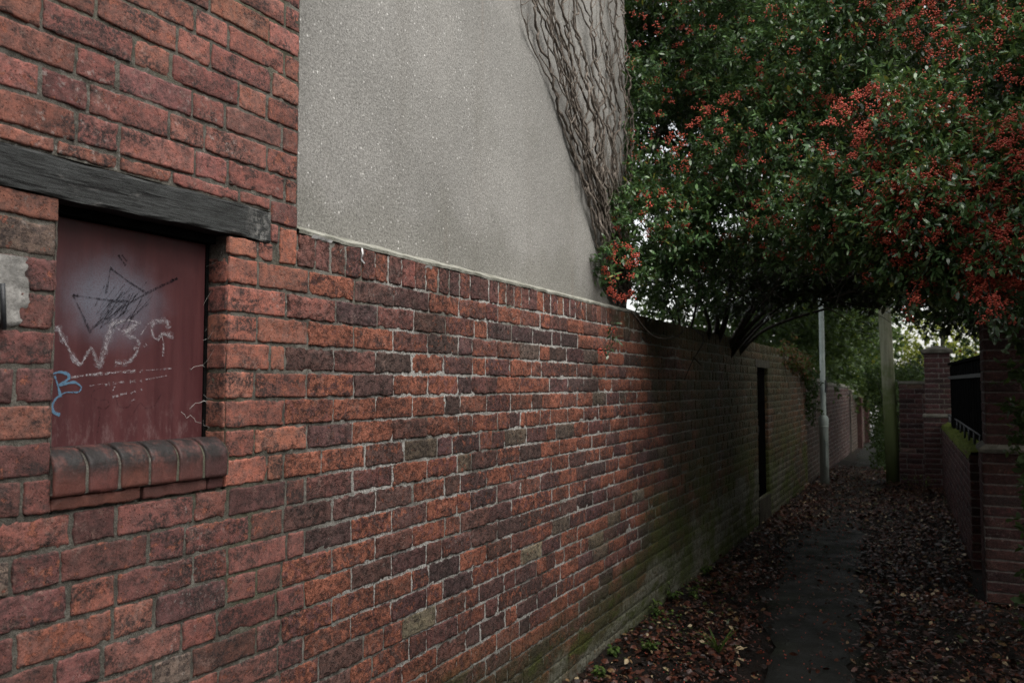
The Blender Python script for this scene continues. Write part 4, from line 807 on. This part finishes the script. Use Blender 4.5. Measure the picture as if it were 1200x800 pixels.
mb = MB(); mb.box((lx+.03, ly-.0765, .30), (lx+.066, ly-.050, .72)); mb.build('access_door', M['galv'], bs)
mb = MB(); mb.add(*lathe([(.042, 1.1), (.040, 3.0), (.034, 5.2), (0, 5.2)], (lx, ly, 0)), 0, None, True); mb.build('column', M['galv'], lp)
mb = MB(); mb.tube(spline([(lx, ly, 5.15), (lx+.05, ly, 5.38), (lx+.3, ly, 5.45), (lx+.55, ly, 5.46)], 12), .024, 8); mb.build('bracket', M['galv'], lp)
mb = MB(); mb.tube([(lx+.5, ly, 5.455), (lx+.56, ly, 5.455), (lx+.75, ly, 5.45), (lx+1.0, ly, 5.45), (lx+1.05, ly, 5.45)], [.03, .075, .10, .07, .02], 12); mb.build('lantern', M['galv'], lp)
mb = MB(); mb.box((lx+.036, ly-.03, 1.48), (lx+.05, ly+.03, 1.68)); mb.build('number_plate', M['iron'], lp)
rebase(lp, (lx, ly, 0))
px_, py_ = -.60, 14.6
tp = thing('telegraph_pole', 'thick greenish timber telegraph pole leaning slightly beside the brick stub wall', 'telegraph pole')
mb = MB(); mb.tube([(px_, py_, -.05), (px_-.015, py_, .8), (px_-.045, py_, 2.0), (px_-.1, py_, 4.0), (px_-.17, py_, 7.2)], [.105, .104, .100, .093, .08], 20); mb.build('pole', M['pole'], tp)
mb = MB(); mb.box((px_-.7, py_-.13, 6.75), (px_+.4, py_-.085, 6.86)); ca_ = mb.build('crossarm', M['pole'], tp)
for dx in (-.6, -.3, .05, .32):
    mb = MB(); mb.add(*lathe([(0, .0), (.022, .0), (.03, .05), (.02, .07), (.03, .1), (.0, .13)], (px_+dx, py_-.107, 6.86), 10), 0, None, True); mb.build('insulator', M['pale'], ca_)
rebase(tp, (px_, py_, 0))
# ================================================================== GATE PIERS, LOW WALL, RAILING, FENCE, STUB WALL
def pier(label, x, y, w, spc):
    t = thing('gate_pier', label, 'gate pier', 'matching brick gate piers'); hp_, hc = 1.10, 2.10
    mb = MB()
    for (e, z0, z1) in ((.03, 0, hp_), (0, hp_+.05, hc)):
        X0, X1, Y0, Y1 = x-e, x+w+e, y-e, y+w+e; zs = list(np.linspace(z0, z1, int(round((z1-z0)/.0765))+1))
        for (O, U, W, seed) in (((X0, Y0, 0), (1, 0, 0), (0, -1, 0), 0), ((X1, Y1, 0), (-1, 0, 0), (0, 1, 0), 0), ((X0, Y1, 0), (0, -1, 0), (-1, 0, 0), 1), ((X1, Y0, 0), (0, 1, 0), (1, 0, 0), 1)):
            b = []; L = w+2*e
            for k, (a, c) in enumerate(zip(zs[:-1], zs[1:])):
                js = [0, L*.5+.02, L] if (k+seed) % 2 else [0, L*.26, L*.76, L] if seed else [0, L*.74, L]
                b += [mk(p, q, a, c, spc, PAL_PIER, .55, .0055) for p, q in zip(js[:-1], js[1:])]
            brick_panel(mb, b, O, U, VZ, W, 0)
        mb.box((X0+.004, Y0+.004, z0), (X1-.004, Y1-.004, z1), 1)
    mb.build('shaft', [M['brick_pier'], M['mortar_pier']], t)
    e = .045; mb = MB(); mb.box((x-e, y-e, hp_+.001), (x+w+e, y+w+e, hp_+.025)); mb.hull8([(x-e, y-e, hp_+.025), (x+w+e, y-e, hp_+.025), (x+w+e, y+w+e, hp_+.025), (x-e, y+w+e, hp_+.025), (x-.004, y-.004, hp_+.06), (x+w+.004, y-.004, hp_+.06), (x+w+.004, y+w+.004, hp_+.06), (x-.004, y+w+.004, hp_+.06)]); mb.build('plinth_ledge', M['stone'], t)
    e = .04; mb = MB(); mb.box((x-e, y-e, hc), (x+w+e, y+w+e, hc+.05)); m = (x+w/2, y+w/2, hc+.125)
    mb.add([(x-e, y-e, hc+.05), (x+w+e, y-e, hc+.05), (x+w+e, y+w+e, hc+.05), (x-e, y+w+e, hc+.05), m], np.array([(0, 1, 4), (1, 2, 4), (2, 3, 4), (3, 0, 4)])); mb.build('cap', M['stone'], t)
    rebase(t, (x+w/2, y+w/2, 0)); return t
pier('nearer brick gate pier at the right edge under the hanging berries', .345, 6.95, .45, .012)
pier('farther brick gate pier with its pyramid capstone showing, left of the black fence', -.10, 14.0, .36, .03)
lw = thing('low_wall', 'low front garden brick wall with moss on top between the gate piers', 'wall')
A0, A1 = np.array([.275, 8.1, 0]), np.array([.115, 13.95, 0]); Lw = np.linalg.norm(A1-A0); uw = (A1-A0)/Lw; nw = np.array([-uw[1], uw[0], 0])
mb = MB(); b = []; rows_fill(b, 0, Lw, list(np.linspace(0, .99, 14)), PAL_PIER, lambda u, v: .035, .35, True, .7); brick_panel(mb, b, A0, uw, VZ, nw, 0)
b = []; rows_fill(b, 0, .22, list(np.linspace(0, .99, 14)), PAL_PIER, lambda u, v: .03, .35, True, .7); brick_panel(mb, b, A0-nw*.22-uw*.001, nw, VZ, -uw, 0)
i0, i1 = A0-nw*.216+uw*.003, A0-nw*.004+uw*.003
mb.hull8([i0, i1, i1+uw*(Lw-.006), i0+uw*(Lw-.006), i0+[0, 0, .985], i1+[0, 0, .985], i1+uw*(Lw-.006)+[0, 0, .985], i0+uw*(Lw-.006)+[0, 0, .985]], 1)
mb.build('wall', [M['brick_pier'], M['mortar_pier']], lw)
mb = MB(); gx, gy = 12, 160; A, B = np.meshgrid(np.linspace(0, 1, gx), np.linspace(0, 1, gy), indexing='ij'); P = A0-nw*.235+A.ravel()[:, None]*nw*.25+B.ravel()[:, None]*uw*Lw
hh = .99+.045*np.sin(np.pi*np.clip(A.ravel(), .02, .98))**.5*np.clip(.6+vn(P*6, 81)*.8+vn(P*19, 82)*.5, .1, 2); P = P+nw*(vn(P*9, 83)*.012)[:, None]; P[:, 2] = hh; P[A.ravel() == 0, 2] = .98; P[A.ravel() == 1, 2] = .955
i, j = np.meshgrid(np.arange(gx-1), np.arange(gy-1), indexing='ij'); q = i*gy+j; mb.add(P, np.stack([q, q+gy, q+gy+1, q+1], -1).reshape(-1, 4), 0, None, True); mb.build('moss_coping', M['moss'], lw); rebase(lw, (A0+A1)/2)
rl = thing('railing', 'low black iron railing fixed along the mossy low wall', 'railing')
c0 = A0-nw*.10; mb = MB(); mb.tube([c0+uw*.05+[0, 0, 1.15], c0+uw*(Lw-.05)+[0, 0, 1.15]], .011, 6); mb.build('rail', M['iron'], rl)
for k in range(9):
    mb = MB(); p = c0+uw*(.15+k*(Lw-.3)/8); mb.tube([p+[0, 0, .97], p+[0, 0, 1.145]], .012, 6); mb.build('post', M['iron'], rl)
rebase(rl, c0+[0, 0, .99])
fn = thing('timber_fence', 'tall black boarded fence behind the low wall and railing', 'fence')
f0, f1 = np.array([.60, 7.45, 0]), np.array([.235, 12.6, 0]); Lf = np.linalg.norm(f1-f0); uf = (f1-f0)/Lf; nf = np.array([-uf[1], uf[0], 0]); mb = MB(); k = 0; u = 0
def obox(mb, O, U, N, u0, u1, n0, n1, z0, z1): mb.hull8([O+U*u0+N*n0+[0, 0, z0], O+U*u0+N*n1+[0, 0, z0], O+U*u1+N*n1+[0, 0, z0], O+U*u1+N*n0+[0, 0, z0], O+U*u0+N*n0+[0, 0, z1], O+U*u0+N*n1+[0, 0, z1], O+U*u1+N*n1+[0, 0, z1], O+U*u1+N*n0+[0, 0, z1]])
while u < Lf-.05: obox(mb, f0, uf, nf, u+.002, min(u+.118, Lf), -.012-.004*(k % 2), .010-.004*(k % 2), .05, 1.86+rng.normal(0, .003)); u += .12; k += 1
mb.build('boards', M['black_paint'], fn); mb = MB(); obox(mb, f0, uf, nf, 0, Lf+.02, -.04, .035, 1.87, 1.905); mb.build('top_rail', M['black_paint'], fn); mb = MB(); obox(mb, f0, uf, nf, 0, Lf, .012, .035, 1.68, 1.72); mb.build('batten', M['iron'], fn)
for s_ in (0, .5, 1): mb = MB(); obox(mb, f0, uf, nf, s_*(Lf-.1), s_*(Lf-.1)+.1, -.11, -.02, 0, 1.86); mb.build('post', M['black_paint'], fn)
rebase(fn, (f0+f1)/2)
sw = thing('stub_wall', 'short brick wall end with wider footing between telegraph pole and gate pier', 'wall')
mb = MB()
for (x0, x1, y0, y1, z0, z1) in ((-.50, .1, 14.45, 14.85, 0, .50), (-.48, .1, 14.50, 14.85, .50, 1.62)):
    for (O, U, W, L) in (((x0, y0, 0), (1, 0, 0), (0, -1, 0), x1-x0), ((x0, y1, 0), (0, -1, 0), (-1, 0, 0), y1-y0)):
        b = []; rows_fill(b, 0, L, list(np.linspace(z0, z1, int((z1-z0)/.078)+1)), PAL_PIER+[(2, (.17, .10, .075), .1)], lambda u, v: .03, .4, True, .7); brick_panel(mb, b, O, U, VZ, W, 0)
    mb.box((x0+.004, y0+.004, z0), (x1, y1, z1-.002), 1)
mb.build('wall', [M['brick_pier'], M['mortar_pier']], sw); mb = MB(); mb.box((-.495, 14.485, 1.622), (.103, 14.87, 1.665)); mb.build('coping', M['slab'], sw); rebase(sw, (-.3, 14.6, 0))
# hedge along the right of the alley beyond the pole, and an added light blocker beside the camera
def hedge(label, x0, x1, y0, y1, h, n, ca, cb, Ls=(.04, .07)):
    t = thing('hedge', label, 'hedge'); f, mb = MB(), MB(); p = rng.random((n, 3)); s_ = rng.integers(0, 4, n)
    p[s_ == 0, 0] = rng.random((s_ == 0).sum())*.25; p[s_ == 1, 2] = 1-rng.random((s_ == 1).sum())*.15; P = np.array([x0, y0, 0])+p*np.array([x1-x0, y1-y0, h]); P = P+(vn(P*1.5, 91)*.12)[:, None]
    o_ = unit(np.where(p[:, :1] < .3, np.array([[-1, 0, .3]]), np.array([[0, 0, 1.]]))+rng.normal(0, .3, (n, 3))); sprigs(f, None, P, o_, 10, Ls, (.4, .55), ca, cb, None, 0, .1, (.06, .16))
    for k in range(int((y1-y0)/.35)): a = np.array([(x0+x1)/2+rng.normal(0, .06), y0+.2+k*.35, 0]); mb.tube([a, a+[rng.normal(0, .08), rng.normal(0, .1), h*.5], a+[rng.normal(0, .15), rng.normal(0, .15), h*.9]], [.02, .013, .005], 5)
    mb.build('stems', M['bark'], t); f.build('foliage', M['leaf_soft'], t)['kind'] = 'stuff'; rebase(t, ((x0+x1)/2, (y0+y1)/2, 0))
tree('light_block_bush', 'tall dark laurel added out of frame beside the nearer gate pier to block light', (1.42, 5.5, 0), 3.6, [(0, 0, 3.4, .72, 1.15, 1.2), (0, .2, 2.2, .7, 1.1, 1.2), (.5, -.6, 4.0, .7, 1.0, 1.0)], 900, 13, (.06, .10), *DG, .08, cat='bush')  # out of frame, added to darken the pier and right side
hedge('dark clipped hedge bordering the alley beyond the telegraph pole', -.95, -.2, 15.3, 28, 1.9, 3600, *DG)
hedge('tall dark hedge added out of frame on the near right to block light', .58, 1.5, 1.6, 6.7, 3.5, 6500, *DG)  # out of frame, added to shade the pier and right-hand ground
# unseen house added behind the photographer, shading the near left of the wall
nh = thing('light_block_house', 'two storey brick house added behind the viewpoint to block light', 'house')
mb = MB(); b = []; rows_fill(b, -8.0, -.9, [k*.085 for k in range(70)], PAL_LOW, lambda u, v: .12, .35, True, .6); brick_panel(mb, [dict(q, u0=-q['u1'], u1=-q['u0']) for q in b], (1.05, 0, 0), (0, -1, 0), VZ, (-1, 0, 0), 0)
b = []; rows_fill(b, 0, 6, [k*.085 for k in range(70)], PAL_LOW, lambda u, v: .12, .35, True, .6); brick_panel(mb, b, (7.05, -.899, 0), (-1, 0, 0), VZ, (0, 1, 0), 0)
mb.box((1.056, -8, 0), (7.05, -.905, 5.94), 1); mb.build('wall', [M['brick_building'], M['mortar_building']], nh)
mb = MB(); mb.hull8([(.8, -8.2, 5.95), (4.05, -8.2, 8.2), (4.05, -.7, 8.2), (.8, -.7, 5.95), (.8, -8.2, 6.07), (4.05, -8.2, 8.32), (4.05, -.7, 8.32), (.8, -.7, 6.07)]); mb.hull8([(4.05, -8.2, 8.2), (7.3, -8.2, 5.95), (7.3, -.7, 5.95), (4.05, -.7, 8.2), (4.05, -8.2, 8.32), (7.3, -8.2, 6.07), (7.3, -.7, 6.07), (4.05, -.7, 8.32)])
mb.add([(1.05, -.9, 5.94), (7.05, -.9, 5.94), (4.05, -.9, 8.2)], np.array([[0, 1, 2]])); mb.build('roof', M['tile'], nh); rebase(nh, (4, -4, 0))
# pale wall made up for the bright gap where the alley opens
pw_ = thing('bright_gap_wall', 'pale painted wall standing in for the bright gap past the last brick wall', 'wall'); mb = MB(); mb.box((-6, 38, 0), (-1.6, 38.2, 1.9)); mb.build('wall', M['pale'], pw_); mb = MB(); mb.box((-6.03, 37.96, 1.902), (-1.57, 38.24, 1.96)); mb.build('coping', M['slab'], pw_); rebase(pw_, (-3.8, 38.1, 0))
# ================================================================== GROUND
mb = MB(); xs = np.concatenate([np.linspace(-60, -2, 8), np.linspace(-1.8, 1.2, 60), np.linspace(2, 60, 8)]); ys = np.concatenate([np.linspace(-60, 1, 8), np.linspace(1.2, 20, 240), np.linspace(20.5, 140, 30)])
A, B = np.meshgrid(xs, ys, indexing='ij'); P = np.stack([A.ravel(), B.ravel(), np.zeros(A.size)], 1)
mk_ = ((P[:, 0] > -1.9) & (P[:, 0] < 1.3) & (P[:, 1] > 1) & (P[:, 1] < 21)); P[:, 2] = np.where(mk_, .020*vn(P*2.2, 95)+.012*vn(P*7, 96)+.02*np.exp(-((P[:, 0]+1.75)/.22)**2)-.022*np.exp(-((P[:, 0]+.75)/.5)**2), 0)-.012
i, j = np.meshgrid(np.arange(len(xs)-1), np.arange(len(ys)-1), indexing='ij'); q = i*len(ys)+j
mb.add(P, np.stack([q, q+len(ys), q+len(ys)+1, q+1], -1).reshape(-1, 4), 0, None, True); tag(mb.build('ground', M['soil']), kind='structure')
def pathx(y): return np.interp(y, [0, 4.3, 6.5, 9.5, 13, 20, 30, 40], [-.30, -.60, -.85, -1.03, -1.05, -1.25, -1.6, -1.9])
mb = MB(); ys = np.linspace(-6, 36, 260); m = 14; V = []
for y in ys:
    for t in np.linspace(-1, 1, m): hw = .31+.04*math.sin(y*2.3)+.05*math.sin(y*.9+1); V.append((pathx(y)+t*hw+(.05*vn(np.array([[y*4, t, 0]]), 97)[0]+.03*vn(np.array([[y*13, t*2, 0]]), 94)[0]), y, .012-.022*abs(t)**6))
i, j = np.meshgrid(np.arange(len(ys)-1), np.arange(m-1), indexing='ij'); q = i*m+j; mb.add(V, np.stack([q, q+1, q+m+1, q+m], -1).reshape(-1, 4), 0, None, True); tag(mb.build('path', M['tar']), kind='structure')
mb = MB(); mb.box((-30, 32, -.03), (30, 37, .004)); tag(mb.build('road', M['road']), kind='structure')
# fallen leaves
def litter(n, y0, y1, Ls):
    y = y0+(y1-y0)*rng.random(n)**1.15; x = rng.uniform(-1.76, .75, n); d = np.abs(x-pathx(y)); cover = np.where(y > 9.8, .8, 0)
    p = np.clip(sstep(d, .16, .55)+sstep(y, 9.0, 10.6)+.07, 0, 1)*(.55+.6*np.clip(vn(np.stack([x*2.5, y*2.5, x*0], 1), 98)+.3, -.4, 1)); kp = rng.random(n) < p; x, y = x[kp], y[kp]
    kp = ~((x > .25) & (y > 6.8)); return x[kp], y[kp]
x, y = litter(64000, 3.6, 17, 0); m = len(x); mb = MB()
a = rng.uniform(0, 2*math.pi, m); d = np.stack([np.cos(a), np.sin(a), rng.normal(.05, .25, m)], 1); nr = unit(np.array([0, 0, 1.])+rng.normal(0, .45, (m, 3))); L = .012+.044*rng.random(m)**1.8
t = rng.random((m, 1)); c = np.array([.034, .013, .009])*(1-t)+np.array([.125, .039, .022])*t; r_ = rng.random(m); c[r_ < .10] = (.20, .12, .055); c[r_ < .04] = (.46, .36, .22); c[r_ > .97] = (.05, .07, .02); c[(r_ > .6) & (r_ < .78)] = (.022, .012, .009)
z = rng.uniform(.002, .030, m)+.01
leaves(mb, np.stack([x, y, z], 1), d, nr, L, L*rng.uniform(.4, .75, m), np.concatenate([c, np.ones((m, 1))], 1), .35)
o = tag(mb.build('fallen_leaves', M['dead']), 'brown and russet fallen leaves littering the edges of the path', 'fallen leaves', kind='stuff')
mb = MB(); m = 900; y = rng.uniform(3.8, 10, m); x = rng.uniform(-1.6, .4, m); berries(mb, np.stack([x, y, np.full(m, .016)], 1), np.full(m, .0042)); tag(mb.build('fallen_berries', M['berry']), 'small red berries scattered over the path and litter', 'fallen berries', kind='stuff')
# weeds at the wall foot
WL = [('bright nettle like weed against the wall foot, tallest of its row', 765, 702, .10, 1), ('sprawling weed just below the nettle like one by the wall', 768, 722, .08, 0), ('grassy tuft with narrow leaves at the edge of the tarmac', 842, 764, .09, 2), ('small two leaf seedling near the lower edge by the wall', 716, 770, .05, 0),
      ('low weed in the leaves left of the grassy tuft', 758, 762, .06, 0), ('little sprout growing between leaves halfway along the wall', 812, 700, .05, 0), ('weed sprig high up the litter close to the pale wall foot', 828, 672, .05, 0), ('short green shoot in the corner by the lowest bricks', 706, 794, .05, 1), ('green weed patch at the foot of the brick stub wall', 1068, 573, .16, 1), ('yellowish weed beside the far gate pier foot', 1088, 574, .14, 0)]
for lab, px, py, h, kd in WL:
    p = onz(px, py, .012); t = thing('weed', lab, 'weed', 'weeds along the alley'); f, mb = MB(), MB(); h *= 1.5; n = 7 if kd < 2 else 18
    if p[0] < XW+.04: p[0] = XW+.05
    for k in range(n):
        a = rng.uniform(0, 6.28); tip = p+np.array([math.cos(a)*h*rng.uniform(.2, .8), math.sin(a)*h*rng.uniform(.2, .8), h*rng.uniform(.5, 1.1)]); tip[0] = max(tip[0], XW+.025)
        if kd == 2: leaves(f, p[None]+rng.normal(0, .004, (1, 3)), (tip-p)[None], np.array([[0, 0, 1.]])+rng.normal(0, .2, (1, 3)), np.array([h*1.3]), np.array([.011]), leaf_cols(1, *LG), .4); continue
        mb.tube(spline([p, (p+tip)/2+[0, 0, .01], tip], 6), .0014, 4)
        m = 7; tt = rng.uniform(.35, 1, (m, 1)); b = p+(tip-p)*tt; dv = rng.normal(0, 1, (m, 3))*np.array([1, 1, .35]); leaves(f, b, dv, np.array([0, 0, 1.])+rng.normal(0, .25, (m, 3)), rng.uniform(.020, .042, m), rng.uniform(.014, .026, m), leaf_cols(m, *LG, (.2, .22, .10), .1), .3)
    if kd == 2: mb.tube([p, p+[.005, .002, h*.5]], .0015, 4)
    mb.build('stem', M['bark'], t); f.build('leaves', M['leaf_soft'], t); rebase(t, p)
f = MB(); m = 900; y = rng.uniform(3.3, 6.5, m); x = XW+.03+np.abs(rng.normal(0, .18, m)); kp = vn(np.stack([x*3, y*3, x*0], 1), 99) > .05; x, y = x[kp], y[kp]; m = len(x)
leaves(f, np.stack([x, y, rng.uniform(.015, .05, m)], 1), rng.normal(0, 1, (m, 3))*np.array([1, 1, .3]), np.array([0, 0, 1.])+rng.normal(0, .3, (m, 3)), rng.uniform(.012, .028, m), rng.uniform(.009, .018, m), leaf_cols(m, *LG, (.16, .19, .07), .1), .3)
tag(f.build('ground_cover', M['leaf_soft']), 'tiny green seedlings spreading through the litter at the wall foot', 'ground cover', kind='stuff')
# ================================================================== LIGHT
W_ = bpy.data.worlds.new('World'); S.world = W_; W_.use_nodes = True; nt = W_.node_tree; nt.nodes.clear()
so_ = nt.nodes.new('ShaderNodeOutputWorld'); bg = nt.nodes.new('ShaderNodeBackground'); sky = nt.nodes.new('ShaderNodeTexSky'); hs_ = nt.nodes.new('ShaderNodeHueSaturation')
SE, SAZ = math.radians(50), math.radians(110)                       # azimuth measured clockwise from +Y
sky.sky_type = 'NISHITA'; sky.sun_disc = False; sky.sun_elevation = SE; sky.sun_rotation = SAZ; sky.dust_density = 3.0; sky.air_density = 1.5
hs_.inputs['Saturation'].default_value = .35
gm_ = nt.nodes.new('ShaderNodeGamma'); gm_.inputs[1].default_value = .45       # an overcast sky is far more even than a clear one
nt.links.new(sky.outputs[0], hs_.inputs['Color']); nt.links.new(hs_.outputs[0], gm_.inputs[0]); nt.links.new(gm_.outputs[0], bg.inputs[0]); nt.links.new(bg.outputs[0], so_.inputs[0]); bg.inputs[1].default_value = .15
sd_ = bpy.data.lights.new('sun', 'SUN'); sd_.energy = 1.25; sd_.angle = math.radians(55); sd_.color = (1, .95, .88); sun = bpy.data.objects.new('sun', sd_); COL.objects.link(sun)
dirv = Vector((math.sin(SAZ)*math.cos(SE), math.cos(SAZ)*math.cos(SE), math.sin(SE))); sun.rotation_euler = dirv.to_track_quat('Z', 'Y').to_euler(); sun.location = (6, 0, 9)
# ------------------------------------------------------------------ render settings
S.view_settings.view_transform = 'Standard'; S.view_settings.look = 'None'; S.view_settings.gamma = 1; S.view_settings.exposure = 2.0
S.render.engine = 'CYCLES'; S.cycles.max_bounces = 6; S.cycles.diffuse_bounces = 3; S.cycles.transparent_max_bounces = 12; S.cycles.use_denoising = True; S.cycles.denoising_input_passes = 'RGB_ALBEDO_NORMAL'; S.cycles.denoising_prefilter = 'NONE'; S.cycles.sample_clamp_indirect = 4
S.render.resolution_x = 1024; S.render.resolution_y = 682
